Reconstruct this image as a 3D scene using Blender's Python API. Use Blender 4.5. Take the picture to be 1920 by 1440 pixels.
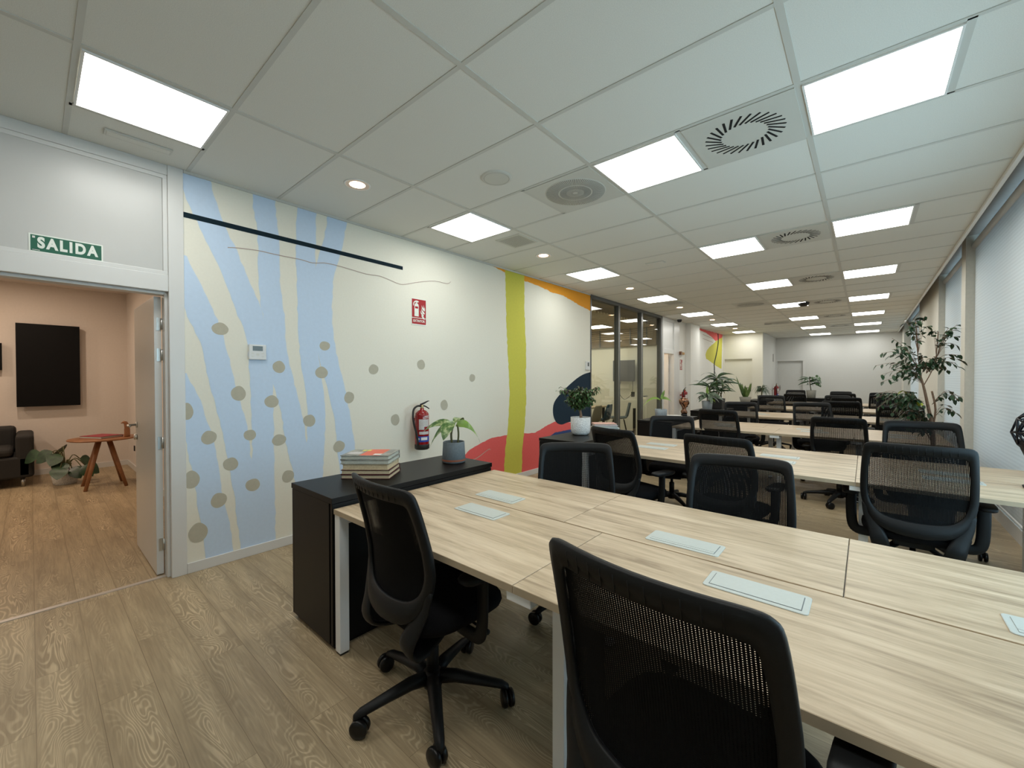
import bpy, bmesh, math, random
from mathutils import Vector, Matrix, geometry, noise

for _o in list(bpy.data.objects):
    bpy.data.objects.remove(_o, do_unlink=True)
SC = bpy.context.scene
COL = SC.collection
PI = math.pi

# ---------------------------------------------------------------- camera, exposure, world
cam_d = bpy.data.cameras.new('camera')
cam = bpy.data.objects.new('camera', cam_d)
COL.objects.link(cam)
SC.camera = cam
YAW, PITCH, ROLL = math.radians(40.6154), math.radians(-0.7010), math.radians(-0.0922)
cam_d.sensor_fit = 'HORIZONTAL'
cam_d.sensor_width = 36.0
cam_d.lens = 773.774 / 1920.0 * 36.0
cam_d.clip_start = 0.03
cam_d.clip_end = 200
cam.matrix_world = (Matrix.Translation((3.7172, 0.0, 1.4043)) @ Matrix.Rotation(YAW, 4, 'Z')
                    @ Matrix.Rotation(PI / 2 + PITCH, 4, 'X') @ Matrix.Rotation(ROLL, 4, 'Z'))
vs = SC.view_settings
vs.view_transform = 'Standard'
vs.look = 'None'
vs.gamma = 1.0
vs.use_curve_mapping = False
vs.exposure = 0.90
PANEL = 6.5          # brightness of the ceiling panels
WORLD = 2.5

w = bpy.data.worlds.new('sky')
SC.world = w
w.use_nodes = True
wn = w.node_tree
wn.nodes['Background'].inputs[0].default_value = (0.62, 0.86, 1.0, 1)
wn.nodes['Background'].inputs[1].default_value = WORLD

# ---------------------------------------------------------------- materials
def newmat(name):
    m = bpy.data.materials.new(name)
    m.use_nodes = True
    nt = m.node_tree
    return m, nt, nt.nodes['Principled BSDF']

def N(nt, kind, **kw):
    n = nt.nodes.new(kind)
    for k, v in kw.items():
        if k in n.inputs.keys():
            n.inputs[k].default_value = v
        else:
            setattr(n, k, v)
    return n

def coords(nt, scale=(1, 1, 1), rot=(0, 0, 0), rnd=False):
    tc = nt.nodes.new('ShaderNodeTexCoord')
    mp = nt.nodes.new('ShaderNodeMapping')
    mp.inputs['Scale'].default_value = scale
    mp.inputs['Rotation'].default_value = rot
    src = tc.outputs['Object']
    if rnd:
        oi = nt.nodes.new('ShaderNodeObjectInfo')
        mu = N(nt, 'ShaderNodeVectorMath', operation='SCALE')
        mu.inputs[0].default_value = (37.0, 11.0, 5.0)
        nt.links.new(oi.outputs['Random'], mu.inputs['Scale'])
        ad = N(nt, 'ShaderNodeVectorMath', operation='ADD')
        nt.links.new(src, ad.inputs[0])
        nt.links.new(mu.outputs[0], ad.inputs[1])
        src = ad.outputs[0]
    nt.links.new(src, mp.inputs['Vector'])
    return mp.outputs['Vector']

def ramp(nt, fac, stops):
    r = nt.nodes.new('ShaderNodeValToRGB')
    el = r.color_ramp.elements
    while len(el) < len(stops):
        el.new(0.5)
    for e, (p, c) in zip(el, stops):
        e.position = p
        e.color = (c[0], c[1], c[2], 1)
    nt.links.new(fac, r.inputs[0])
    return r.outputs[0]

def plain(name, c, rough=0.5, metal=0.0, var=0.04, scale=30, bump=0.0, spec=0.5, emit=0):
    m, nt, b = newmat(name)
    v = coords(nt)
    n = N(nt, 'ShaderNodeTexNoise', Scale=scale, Detail=4.0)
    nt.links.new(v, n.inputs['Vector'])
    lo = [max(0, x * (1 - var)) for x in c]
    hi = [min(1, x * (1 + var)) for x in c]
    col = ramp(nt, n.outputs['Fac'], [(0.3, lo), (0.7, hi)])
    nt.links.new(col, b.inputs['Base Color'])
    b.inputs['Roughness'].default_value = rough
    b.inputs['Metallic'].default_value = metal
    b.inputs['Specular IOR Level'].default_value = spec
    if bump:
        bp = N(nt, 'ShaderNodeBump', Strength=bump, Distance=0.002)
        nt.links.new(n.outputs['Fac'], bp.inputs['Height'])
        nt.links.new(bp.outputs[0], b.inputs['Normal'])
    return m

def emitter(name, c, s):
    m, nt, b = newmat(name)
    nt.nodes.remove(b)
    e = nt.nodes.new('ShaderNodeEmission')
    e.inputs[0].default_value = (*c, 1)
    e.inputs[1].default_value = s
    nt.links.new(e.outputs[0], nt.nodes['Material Output'].inputs[0])
    return m

def glass(name, tint, rough=0.0, refl=1.0):
    m, nt, b = newmat(name)
    nt.nodes.remove(b)
    t = nt.nodes.new('ShaderNodeBsdfTransparent')
    t.inputs[0].default_value = (*tint, 1)
    g = nt.nodes.new('ShaderNodeBsdfGlossy')
    g.inputs['Roughness'].default_value = rough
    f = nt.nodes.new('ShaderNodeFresnel')
    gm = nt.nodes.new('ShaderNodeNewGeometry')
    io = N(nt, 'ShaderNodeMath', operation='MULTIPLY_ADD')      # same reflectance entering and leaving the pane
    nt.links.new(gm.outputs['Backfacing'], io.inputs[0])
    io.inputs[1].default_value = -0.83333
    io.inputs[2].default_value = 1.5
    nt.links.new(io.outputs[0], f.inputs[0])
    mu = N(nt, 'ShaderNodeMath', operation='MULTIPLY')
    nt.links.new(f.outputs[0], mu.inputs[0])
    mu.inputs[1].default_value = refl
    mx = nt.nodes.new('ShaderNodeMixShader')
    nt.links.new(mu.outputs[0], mx.inputs[0])
    nt.links.new(t.outputs[0], mx.inputs[1])
    nt.links.new(g.outputs[0], mx.inputs[2])
    nt.links.new(mx.outputs[0], nt.nodes['Material Output'].inputs[0])
    return m

def wood_desk():
    m, nt, b = newmat('light_oak_laminate')
    v = coords(nt, (1.3, 13, 13), rnd=True)
    n1 = N(nt, 'ShaderNodeTexNoise', Scale=1.6, Detail=8.0, Roughness=0.6, Distortion=0.6)
    nt.links.new(v, n1.inputs['Vector'])
    v2 = coords(nt, (3.0, 60, 60), rnd=True)
    n2 = N(nt, 'ShaderNodeTexNoise', Scale=2.0, Detail=5.0, Roughness=0.7)
    nt.links.new(v2, n2.inputs['Vector'])
    mx = N(nt, 'ShaderNodeMix', data_type='FLOAT')
    mx.inputs[0].default_value = 0.24
    nt.links.new(n1.outputs['Fac'], mx.inputs[2])
    nt.links.new(n2.outputs['Fac'], mx.inputs[3])
    col = ramp(nt, mx.outputs[0], [(0.34, (0.290, 0.210, 0.130)), (0.45, (0.440, 0.335, 0.218)),
                                   (0.54, (0.545, 0.422, 0.285)), (0.66, (0.640, 0.515, 0.362))])
    nt.links.new(col, b.inputs['Base Color'])
    b.inputs['Roughness'].default_value = 0.42
    b.inputs['Specular IOR Level'].default_value = 0.5
    bp = N(nt, 'ShaderNodeBump', Strength=0.12, Distance=0.001)
    nt.links.new(n2.outputs['Fac'], bp.inputs['Height'])
    nt.links.new(bp.outputs[0], b.inputs['Normal'])
    return m

def wood_floor():
    m, nt, b = newmat('vinyl_oak_planks')
    v = coords(nt)
    br = N(nt, 'ShaderNodeTexBrick', offset=0.37, Scale=1.0)
    br.inputs['Color1'].default_value = (0.0, 0.0, 0.0, 1)
    br.inputs['Color2'].default_value = (1, 1, 1, 1)
    br.inputs['Mortar'].default_value = (0.5, 0.5, 0.5, 1)
    br.inputs['Mortar Size'].default_value = 0.0012
    br.inputs['Brick Width'].default_value = 1.22
    br.inputs['Row Height'].default_value = 0.18
    nt.links.new(v, br.inputs['Vector'])
    # per-plank offset of the grain
    sc = N(nt, 'ShaderNodeVectorMath', operation='SCALE')
    sc.inputs['Scale'].default_value = 9.0
    nt.links.new(br.outputs['Color'], sc.inputs[0])
    ad = N(nt, 'ShaderNodeVectorMath', operation='ADD')
    nt.links.new(v, ad.inputs[0])
    nt.links.new(sc.outputs[0], ad.inputs[1])
    mp = nt.nodes.new('ShaderNodeMapping')
    mp.inputs['Scale'].default_value = (2.3, 9.5, 1)
    nt.links.new(ad.outputs[0], mp.inputs['Vector'])
    n1 = N(nt, 'ShaderNodeTexNoise', Scale=1.0, Detail=1.5, Roughness=0.45, Distortion=0.5)
    nt.links.new(mp.outputs[0], n1.inputs['Vector'])
    mu = N(nt, 'ShaderNodeMath', operation='MULTIPLY')
    mu.inputs[1].default_value = 150.0
    nt.links.new(n1.outputs['Fac'], mu.inputs[0])
    si = N(nt, 'ShaderNodeMath', operation='SINE')
    nt.links.new(mu.outputs[0], si.inputs[0])
    rings = N(nt, 'ShaderNodeMapRange')
    rings.inputs[1].default_value = -0.1
    rings.inputs[2].default_value = 1.0
    nt.links.new(si.outputs[0], rings.inputs[0])
    # rings only show in patches
    mp2 = nt.nodes.new('ShaderNodeMapping')
    mp2.inputs['Scale'].default_value = (0.9, 8.0, 1)
    mp2.inputs['Location'].default_value = (3.1, 7.7, 0)
    nt.links.new(ad.outputs[0], mp2.inputs['Vector'])
    n2 = N(nt, 'ShaderNodeTexNoise', Scale=1.0, Detail=2.0)
    nt.links.new(mp2.outputs[0], n2.inputs['Vector'])
    msk = N(nt, 'ShaderNodeMapRange')
    msk.inputs[1].default_value = 0.38
    msk.inputs[2].default_value = 0.62
    nt.links.new(n2.outputs['Fac'], msk.inputs[0])
    # rings gather along the middle of each plank
    sy = nt.nodes.new('ShaderNodeSeparateXYZ'); nt.links.new(v, sy.inputs[0])
    def mth(op, a, b_=None):
        q = N(nt, 'ShaderNodeMath', operation=op)
        for i_, s_ in enumerate((a, b_)):
            if s_ is None: continue
            if isinstance(s_, (int, float)): q.inputs[i_].default_value = s_
            else: nt.links.new(s_, q.inputs[i_])
        return q.outputs[0]
    fy = mth('ABSOLUTE', mth('SUBTRACT', mth('FRACT', mth('DIVIDE', sy.outputs[1], 0.18)), 0.5))
    mid = mth('SUBTRACT', 1.0, mth('POWER', mth('MULTIPLY', fy, 2.0), 3.0))
    nt.links.new(mth('ADD', mth('MULTIPLY', n1.outputs['Fac'], 150.0), mth('MULTIPLY', mth('MULTIPLY', fy, fy), 70.0)), si.inputs[0])
    rm = N(nt, 'ShaderNodeMath', operation='MULTIPLY')
    nt.links.new(rings.outputs[0], rm.inputs[0])
    nt.links.new(mth('MULTIPLY', mth('MULTIPLY', msk.outputs[0], mid), 0.8), rm.inputs[1])
    # fine fibre
    mp3 = nt.nodes.new('ShaderNodeMapping')
    mp3.inputs['Scale'].default_value = (6, 110, 1)
    nt.links.new(ad.outputs[0], mp3.inputs['Vector'])
    n3 = N(nt, 'ShaderNodeTexNoise', Scale=1.0, Detail=4.0)
    nt.links.new(mp3.outputs[0], n3.inputs['Vector'])
    n4 = N(nt, 'ShaderNodeTexNoise', Scale=1.0, Detail=3.0)
    mp4 = nt.nodes.new('ShaderNodeMapping')
    mp4.inputs['Scale'].default_value = (1.2, 9, 1)
    nt.links.new(ad.outputs[0], mp4.inputs['Vector'])
    nt.links.new(mp4.outputs[0], n4.inputs['Vector'])
    base = ramp(nt, n4.outputs['Fac'], [(0.3, (0.290, 0.218, 0.130)), (0.7, (0.420, 0.325, 0.200))])
    m1 = N(nt, 'ShaderNodeMix', data_type='RGBA')
    nt.links.new(rm.outputs[0], m1.inputs[0])
    nt.links.new(base, m1.inputs[6])
    m1.inputs[7].default_value = (0.62, 0.49, 0.315, 1)
    m2 = N(nt, 'ShaderNodeMix', data_type='RGBA', blend_type='OVERLAY')
    m2.inputs[0].default_value = 0.35
    nt.links.new(m1.outputs[2], m2.inputs[6])
    nt.links.new(n3.outputs['Fac'], m2.inputs[7])
    m3 = N(nt, 'ShaderNodeMix', data_type='RGBA', blend_type='MULTIPLY')
    m3.inputs[0].default_value = 1.0
    seam = ramp(nt, br.outputs['Fac'], [(0.0, (1, 1, 1)), (1.0, (0.6, 0.58, 0.55))])
    nt.links.new(m2.outputs[2], m3.inputs[6])
    nt.links.new(seam, m3.inputs[7])
    nt.links.new(m3.outputs[2], b.inputs['Base Color'])
    b.inputs['Roughness'].default_value = 0.42
    b.inputs['Specular IOR Level'].default_value = 0.4
    return m

def mesh_fabric():
    m, nt, b = newmat('woven_mesh_fabric')
    b.inputs['Base Color'].default_value = (0.006, 0.0065, 0.007, 1)
    b.inputs['Roughness'].default_value = 0.8
    b.inputs['Specular IOR Level'].default_value = 0.1
    tc = nt.nodes.new('ShaderNodeTexCoord')
    sp = nt.nodes.new('ShaderNodeSeparateXYZ')
    nt.links.new(tc.outputs['Object'], sp.inputs[0])
    def saw(sock, period, lim):
        d = N(nt, 'ShaderNodeMath', operation='DIVIDE')
        nt.links.new(sock, d.inputs[0]); d.inputs[1].default_value = period
        f = N(nt, 'ShaderNodeMath', operation='FRACT')
        nt.links.new(d.outputs[0], f.inputs[0])
        g = N(nt, 'ShaderNodeMath', operation='LESS_THAN')
        nt.links.new(f.outputs[0], g.inputs[0]); g.inputs[1].default_value = lim
        return g.outputs[0]
    a = saw(sp.outputs[0], 0.0062, 0.36)
    c = saw(sp.outputs[2], 0.0045, 0.62)
    mu = N(nt, 'ShaderNodeMath', operation='MULTIPLY')
    nt.links.new(a, mu.inputs[0]); nt.links.new(c, mu.inputs[1])
    t = nt.nodes.new('ShaderNodeBsdfTransparent')
    mx = nt.nodes.new('ShaderNodeMixShader')
    nt.links.new(mu.outputs[0], mx.inputs[0])
    nt.links.new(b.outputs[0], mx.inputs[1])
    nt.links.new(t.outputs[0], mx.inputs[2])
    nt.links.new(mx.outputs[0], nt.nodes['Material Output'].inputs[0])
    return m

def blind_mat():
    m, nt, b = newmat('ribbed_blind_fabric')
    v = coords(nt)
    wv = N(nt, 'ShaderNodeTexWave', wave_type='BANDS', bands_direction='Z', Scale=9.0, Distortion=0.3)
    nt.links.new(v, wv.inputs['Vector'])
    col = ramp(nt, wv.outputs['Fac'], [(0.0, (0.68, 0.685, 0.67)), (1.0, (0.76, 0.765, 0.75))])
    nt.links.new(col, b.inputs['Base Color'])
    b.inputs['Roughness'].default_value = 0.7
    bp = N(nt, 'ShaderNodeBump', Strength=0.12, Distance=0.003)
    nt.links.new(wv.outputs['Fac'], bp.inputs['Height'])
    nt.links.new(bp.outputs[0], b.inputs['Normal'])
    tl = nt.nodes.new('ShaderNodeBsdfTranslucent')
    tl.inputs[0].default_value = (0.80, 0.82, 0.83, 1)
    mx = nt.nodes.new('ShaderNodeMixShader')
    mx.inputs[0].default_value = 0.24
    nt.links.new(b.outputs[0], mx.inputs[1])
    nt.links.new(tl.outputs[0], mx.inputs[2])
    nt.links.new(mx.outputs[0], nt.nodes['Material Output'].inputs[0])
    return m

def leaf_mat(name, c1, c2, c3=None, scale=14):
    m, nt, b = newmat(name)
    v = coords(nt)
    n = N(nt, 'ShaderNodeTexNoise', Scale=scale, Detail=3.0)
    nt.links.new(v, n.inputs['Vector'])
    st = [(0.35, c1), (0.6, c2)]
    if c3:
        st = [(0.40, c1), (0.5, c2), (0.6, c3)]
    nt.links.new(ramp(nt, n.outputs['Fac'], st), b.inputs['Base Color'])
    b.inputs['Roughness'].default_value = 0.38
    return m

M = {}
M['wall'] = plain('white_wall_paint', (0.76, 0.76, 0.725), 0.75, scale=60, var=0.015, bump=0.05)
M['cream'] = plain('cream_wall_paint', (0.770, 0.750, 0.655), 0.8, scale=60, var=0.015, bump=0.08)
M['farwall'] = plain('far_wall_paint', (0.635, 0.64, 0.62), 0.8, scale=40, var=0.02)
M['pinkwall'] = plain('lounge_wall_paint', (0.70, 0.63, 0.57), 0.85, scale=40, var=0.02)
M['panelpaint'] = plain('satin_white_panel', (0.53, 0.53, 0.515), 0.32, scale=5, var=0.01)
M['joinery'] = plain('white_lacquered_joinery', (0.66, 0.66, 0.645), 0.32, scale=5, var=0.01)
M['tile'] = plain('mineral_ceiling_tile', (0.735, 0.735, 0.685), 0.9, scale=250, var=0.06, bump=0.1)
M['tbar'] = plain('painted_ceiling_grid', (0.58, 0.58, 0.535), 0.5, scale=5, var=0.01)
M['trimw'] = plain('white_edge_trim', (0.80, 0.80, 0.78), 0.4, scale=5, var=0.01)
M['blue'] = plain('pale_blue_mural_paint', (0.545, 0.670, 0.835), 0.8, scale=40, var=0.02)
M['dot'] = plain('taupe_mural_paint', (0.46, 0.435, 0.345), 0.8, scale=40, var=0.03)
M['ink'] = plain('dark_teal_mural_paint', (0.006, 0.018, 0.027), 0.85, spec=0.2)
M['navy'] = plain('navy_mural_paint', (0.006, 0.022, 0.040), 0.8, spec=0.3)
M['royal'] = plain('royal_blue_mural_paint', (0.020, 0.055, 0.190), 0.7)
M['green'] = plain('lime_mural_paint', (0.580, 0.555, 0.075), 0.8, scale=40, var=0.03)
M['orange'] = plain('orange_mural_paint', (0.820, 0.340, 0.020), 0.8, scale=40, var=0.03)
M['red'] = plain('coral_red_mural_paint', (0.740, 0.110, 0.105), 0.8, scale=40, var=0.03)
M['line'] = plain('thin_rose_line_paint', (0.42, 0.33, 0.29), 0.8)
M['black'] = plain('black_melamine', (0.0045, 0.0040, 0.0036), 0.42, scale=20, var=0.1, spec=0.2)
M['plastic'] = plain('black_chair_plastic', (0.0055, 0.0062, 0.0068), 0.50, scale=200, var=0.1, bump=0.1, spec=0.25)
M['cushion'] = plain('black_seat_fabric', (0.006, 0.006, 0.007), 0.95, scale=500, var=0.4, bump=0.4, spec=0.1)
M['gloss'] = plain('glossy_black_caster', (0.006, 0.006, 0.006), 0.3, spec=0.3)
M['fabric'] = mesh_fabric()
M['desk'] = wood_desk()
M['deskedge'] = plain('light_oak_edge_band', (0.400, 0.320, 0.220), 0.5, scale=8, var=0.08)
M['floor'] = wood_floor()
M['whitemetal'] = plain('white_powder_coat', (0.78, 0.79, 0.79), 0.35, scale=5, var=0.01)
M['socket'] = plain('brushed_socket_lid', (0.50, 0.535, 0.505), 0.42, scale=80, var=0.02)
M['sockgap'] = plain('socket_shadow_gap', (0.12, 0.14, 0.15), 0.5)
M['chrome'] = plain('satin_steel', (0.55, 0.55, 0.53), 0.3, metal=1.0, scale=5, var=0.02)
M['panel'] = emitter('lit_ceiling_panel', (1.0, 0.99, 0.93), PANEL)
M['warm'] = emitter('warm_downlight_glow', (1.0, 0.62, 0.38), 9.0)
M['warmfill'] = emitter('added_warm_lamp_glow', (1.0, 0.79, 0.60), 165.0)  # glow of the unseen lamps added to lounge and lobby
M['meetfill'] = emitter('added_meeting_lamp_glow', (1.0, 0.93, 0.78), 9.0)  # glow of the lamps added to brighten the meeting room
M['peach'] = plain('downlight_reflector', (0.80, 0.66, 0.56), 0.3)
M['slot'] = plain('dark_vent_slot', (0.004, 0.004, 0.004), 0.9)
M['grille'] = plain('grey_vent_grille', (0.27, 0.27, 0.25), 0.6)
M['ventmesh'] = plain('perforated_vent_holes', (0.33, 0.33, 0.30), 0.7)
M['ventplate'] = plain('painted_vent_plate', (0.60, 0.60, 0.55), 0.5, scale=5, var=0.01)
M['darkframe'] = plain('dark_grey_aluminium', (0.085, 0.088, 0.088), 0.35)
M['glass'] = glass('partition_glass', (0.90, 0.91, 0.86), refl=1.0)
M['clearglass'] = glass('window_glass', (0.9, 0.95, 0.97), refl=0.8)
M['blind'] = blind_mat()
M['redpaint'] = plain('red_extinguisher_paint', (0.24, 0.006, 0.008), 0.22)
M['signred'] = plain('sign_red', (0.36, 0.012, 0.018), 0.4)
M['signgreen'] = plain('sign_green', (0.004, 0.105, 0.058), 0.5)
M['signwhite'] = plain('sign_white', (0.76, 0.80, 0.74), 0.4)
M['label'] = plain('printed_label_paper', (0.55, 0.53, 0.52), 0.5, scale=300, var=0.5)
M['labelblue'] = plain('blue_label', (0.02, 0.06, 0.35), 0.4)
M['rubber'] = plain('black_rubber', (0.009, 0.009, 0.009), 0.55)
M['brass'] = plain('brass_valve', (0.45, 0.36, 0.18), 0.35, metal=0.8)
M['screen'] = plain('black_screen', (0.0035, 0.0035, 0.004), 0.55, spec=0.15)
M['greyscreen'] = plain('grey_screen', (0.055, 0.058, 0.060), 0.3)
M['lcd'] = plain('lcd_grey', (0.10, 0.11, 0.10), 0.2)
M['sofa'] = plain('charcoal_upholstery', (0.018, 0.017, 0.016), 0.8, scale=300, var=0.3)
M['walnut'] = plain('reddish_wood', (0.30, 0.13, 0.055), 0.4, scale=12, var=0.2)
M['bookred'] = plain('crimson_book_cover', (0.30, 0.015, 0.035), 0.45)
M['paper'] = plain('book_pages', (0.56, 0.45, 0.29), 0.8, scale=120, var=0.12)
M['paperw'] = plain('white_book_pages', (0.48, 0.49, 0.43), 0.8, scale=120, var=0.1)
M['maroon'] = plain('maroon_book_cover', (0.060, 0.010, 0.010), 0.5)
M['bookgrey'] = plain('grey_printed_cover', (0.27, 0.27, 0.24), 0.35, scale=25, var=0.45)
M['bookorange'] = plain('orange_red_print', (0.72, 0.090, 0.030), 0.35)
M['bookyellow'] = plain('yellow_print', (0.75, 0.72, 0.08), 0.35)
M['bookwhite'] = plain('white_print', (0.75, 0.75, 0.72), 0.35)
M['bookblue'] = plain('pale_blue_cover', (0.48, 0.55, 0.66), 0.4)
M['bookpink'] = plain('pink_cover', (0.62, 0.33, 0.28), 0.4, scale=40, var=0.3)
M['potgrey'] = plain('slate_grey_pot', (0.125, 0.150, 0.165), 0.75, scale=80, var=0.1, bump=0.2)
M['potlight'] = plain('light_grey_pot', (0.300, 0.340, 0.370), 0.7, scale=60, var=0.06)
M['terra'] = plain('terracotta_saucer', (0.32, 0.095, 0.045), 0.5)
M['potwhite'] = plain('mottled_white_ceramic', (0.60, 0.60, 0.59), 0.5, scale=110, var=0.32, bump=0.8)
M['potblack'] = plain('black_planter', (0.013, 0.013, 0.014), 0.5)
M['potstone'] = plain('stone_grey_planter', (0.30, 0.29, 0.25), 0.8, scale=50, var=0.1)
M['soil'] = plain('dark_soil', (0.02, 0.014, 0.010), 0.95, scale=150, var=0.5)
M['bark'] = plain('fig_bark', (0.22, 0.135, 0.085), 0.8, scale=60, var=0.25, bump=0.4)
M['fig'] = leaf_mat('fig_leaf_green', (0.012, 0.032, 0.014), (0.030, 0.075, 0.028))
M['bonsai'] = leaf_mat('small_fig_leaf_green', (0.020, 0.055, 0.018), (0.065, 0.130, 0.040), scale=25)
M['dieff'] = leaf_mat('variegated_leaf', (0.055, 0.130, 0.030), (0.130, 0.230, 0.060), (0.36, 0.42, 0.20), scale=30)
M['lime'] = leaf_mat('bright_green_leaf', (0.10, 0.20, 0.03), (0.22, 0.34, 0.05))
M['dark'] = leaf_mat('dark_green_leaf', (0.012, 0.035, 0.012), (0.035, 0.085, 0.025))
M['silver'] = leaf_mat('silver_green_leaf', (0.040, 0.075, 0.045), (0.14, 0.19, 0.13), scale=40)
M['aloe'] = leaf_mat('aloe_green', (0.055, 0.110, 0.025), (0.12, 0.20, 0.05))
M['yellowleaf'] = leaf_mat('yellow_leaf', (0.35, 0.42, 0.03), (0.50, 0.55, 0.06))
M['stem'] = plain('green_brown_stem', (0.10, 0.10, 0.035), 0.6)
M['bronze'] = plain('polished_bronze', (0.24, 0.13, 0.085), 0.16, metal=1.0, scale=15, var=0.4)
M['goldsign'] = plain('wooden_arrow_sign', (0.42, 0.24, 0.07), 0.5, scale=30, var=0.3)
M['chairgrey'] = plain('blue_grey_shell', (0.11, 0.14, 0.155), 0.5)
M['chairbeige'] = plain('taupe_shell', (0.22, 0.19, 0.14), 0.6)
M['chairblue'] = plain('petrol_blue_shell', (0.012, 0.045, 0.075), 0.5)
M['brownceil'] = plain('brown_exposed_soffit', (0.25, 0.19, 0.12), 0.8, scale=8, var=0.1)
M['slat'] = plain('tan_wooden_slat', (0.46, 0.36, 0.23), 0.6, scale=8, var=0.15)
M['recess'] = plain('taupe_recess_paint', (0.34, 0.30, 0.27), 0.8)
M['pier'] = plain('beige_pier_paint', (0.70, 0.685, 0.62), 0.8)
M['latt'] = plain('black_lattice_print', (0.004, 0.0035, 0.007), 0.45, spec=0.3)
M['aluminium'] = plain('threshold_strip', (0.60, 0.55, 0.50), 0.35, metal=0.5)

# ---------------------------------------------------------------- mesh helpers
class MB:
    def __init__(s):
        s.v = []; s.f = []; s.mi = []; s.mats = []; s.sm = []
    def m(s, mat):
        mat = M[mat] if isinstance(mat, str) else mat
        if mat not in s.mats:
            s.mats.append(mat)
        return s.mats.index(mat)
    def add(s, vs_, fs, mat, smooth=False):
        o = len(s.v); i = s.m(mat)
        s.v += [tuple(p) for p in vs_]
        for f in fs:
            s.f.append([o + k for k in f]); s.mi.append(i); s.sm.append(smooth)
        return s
    def box(s, a, b, mat, mx=None):
        x0, y0, z0 = a; x1, y1, z1 = b
        p = [(x0, y0, z0), (x1, y0, z0), (x1, y1, z0), (x0, y1, z0), (x0, y0, z1), (x1, y0, z1), (x1, y1, z1), (x0, y1, z1)]
        if mx is not None:
            p = [tuple(mx @ Vector(q)) for q in p]
        return s.add(p, [(0, 3, 2, 1), (4, 5, 6, 7), (0, 1, 5, 4), (1, 2, 6, 5), (2, 3, 7, 6), (3, 0, 4, 7)], mat)
    def quad(s, p, mat):
        return s.add(p, [(0, 1, 2, 3)], mat)
    def tube(s, pts, r, mat, n=8, flat=None, up=(0, 0, 1), smooth=True, caps=True):
        pts = [Vector(p) for p in pts]
        if not isinstance(r, (list, tuple)): r = [r] * len(pts)
        if flat is None: flat = r
        elif not isinstance(flat, (list, tuple)): flat = [flat] * len(pts)
        vs_ = []; prev = None
        for i, p in enumerate(pts):
            t = (pts[min(i + 1, len(pts) - 1)] - pts[max(i - 1, 0)])
            t = t.normalized() if t.length > 1e-9 else Vector((0, 0, 1))
            ref = Vector(up) if prev is None else prev
            if abs(t.dot(ref)) > 0.97: ref = Vector((1, 0, 0)) if abs(t.x) < 0.9 else Vector((0, 1, 0))
            a = (ref - t * ref.dot(t)).normalized()
            prev = a if up is None or True else None
            b = t.cross(a)
            for k in range(n):
                th = 2 * PI * k / n
                vs_.append(p + a * (math.cos(th) * flat[i]) + b * (math.sin(th) * r[i]))
        fs = []
        for i in range(len(pts) - 1):
            for k in range(n):
                fs.append((i * n + k, i * n + (k + 1) % n, (i + 1) * n + (k + 1) % n, (i + 1) * n + k))
        if caps:
            fs.append(tuple(range(n - 1, -1, -1)))
            fs.append(tuple((len(pts) - 1) * n + k for k in range(n)))
        return s.add(vs_, fs, mat, smooth)
    def lathe(s, prof, mat, n=24, c=(0, 0, 0), axis='z', smooth=True, close=True):
        vs_ = []
        for (r, h) in prof:
            for k in range(n):
                a = 2 * PI * k / n
                x, y = r * math.cos(a), r * math.sin(a)
                p = (x, y, h) if axis == 'z' else ((h, x, y) if axis == 'x' else (x, h, y))
                vs_.append((p[0] + c[0], p[1] + c[1], p[2] + c[2]))
        fs = []
        for i in range(len(prof) - 1):
            for k in range(n):
                fs.append((i * n + k, i * n + (k + 1) % n, (i + 1) * n + (k + 1) % n, (i + 1) * n + k))
        if close:
            fs.append(tuple(range(n - 1, -1, -1)))
            fs.append(tuple((len(prof) - 1) * n + k for k in range(n)))
        return s.add(vs_, fs, mat, smooth)
    def poly(s, pts3, mat):
        """filled polygon, may be concave"""
        tri = geometry.tessellate_polygon([[Vector(p) for p in pts3]])
        return s.add(pts3, [tuple(t) for t in tri], mat)
    def loft(s, loops, mat, smooth=True, cap0=True, cap1=True):
        n = len(loops[0]); vs_ = [p for l in loops for p in l]; fs = []
        for i in range(len(loops) - 1):
            for k in range(n):
                fs.append((i * n + k, i * n + (k + 1) % n, (i + 1) * n + (k + 1) % n, (i + 1) * n + k))
        if cap0: fs.append(tuple(range(n - 1, -1, -1)))
        if cap1: fs.append(tuple((len(loops) - 1) * n + k for k in range(n)))
        return s.add(vs_, fs, mat, smooth)
    def leaf(s, base, d, nrm, L, W, mat, droop=0.3, seg=5, fold=0.15):
        d = Vector(d).normalized(); nrm = Vector(nrm)
        side = d.cross(nrm)
        if side.length < 1e-3: side = d.cross(Vector((0.3, 1, 0.2)))
        side.normalize(); nrm = side.cross(d).normalized()
        vs_ = []; p = Vector(base)
        for i in range(seg + 1):
            t = i / seg
            ww = W * 0.5 * (math.sin(PI * min(1, t ** 0.8)) ** 0.8 if 0 < t < 1 else 0.02)
            up = nrm * (fold * ww)
            vs_ += [p + side * ww + up, p, p - side * ww + up]
            dd = (d + Vector((0, 0, -1)) * (droop * t * 2)).normalized()
            p = p + dd * (L / seg)
        fs = []
        for i in range(seg):
            a = i * 3
            fs += [(a, a + 1, a + 4, a + 3), (a + 1, a + 2, a + 5, a + 4)]
        return s.add(vs_, fs, mat, True)
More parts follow.
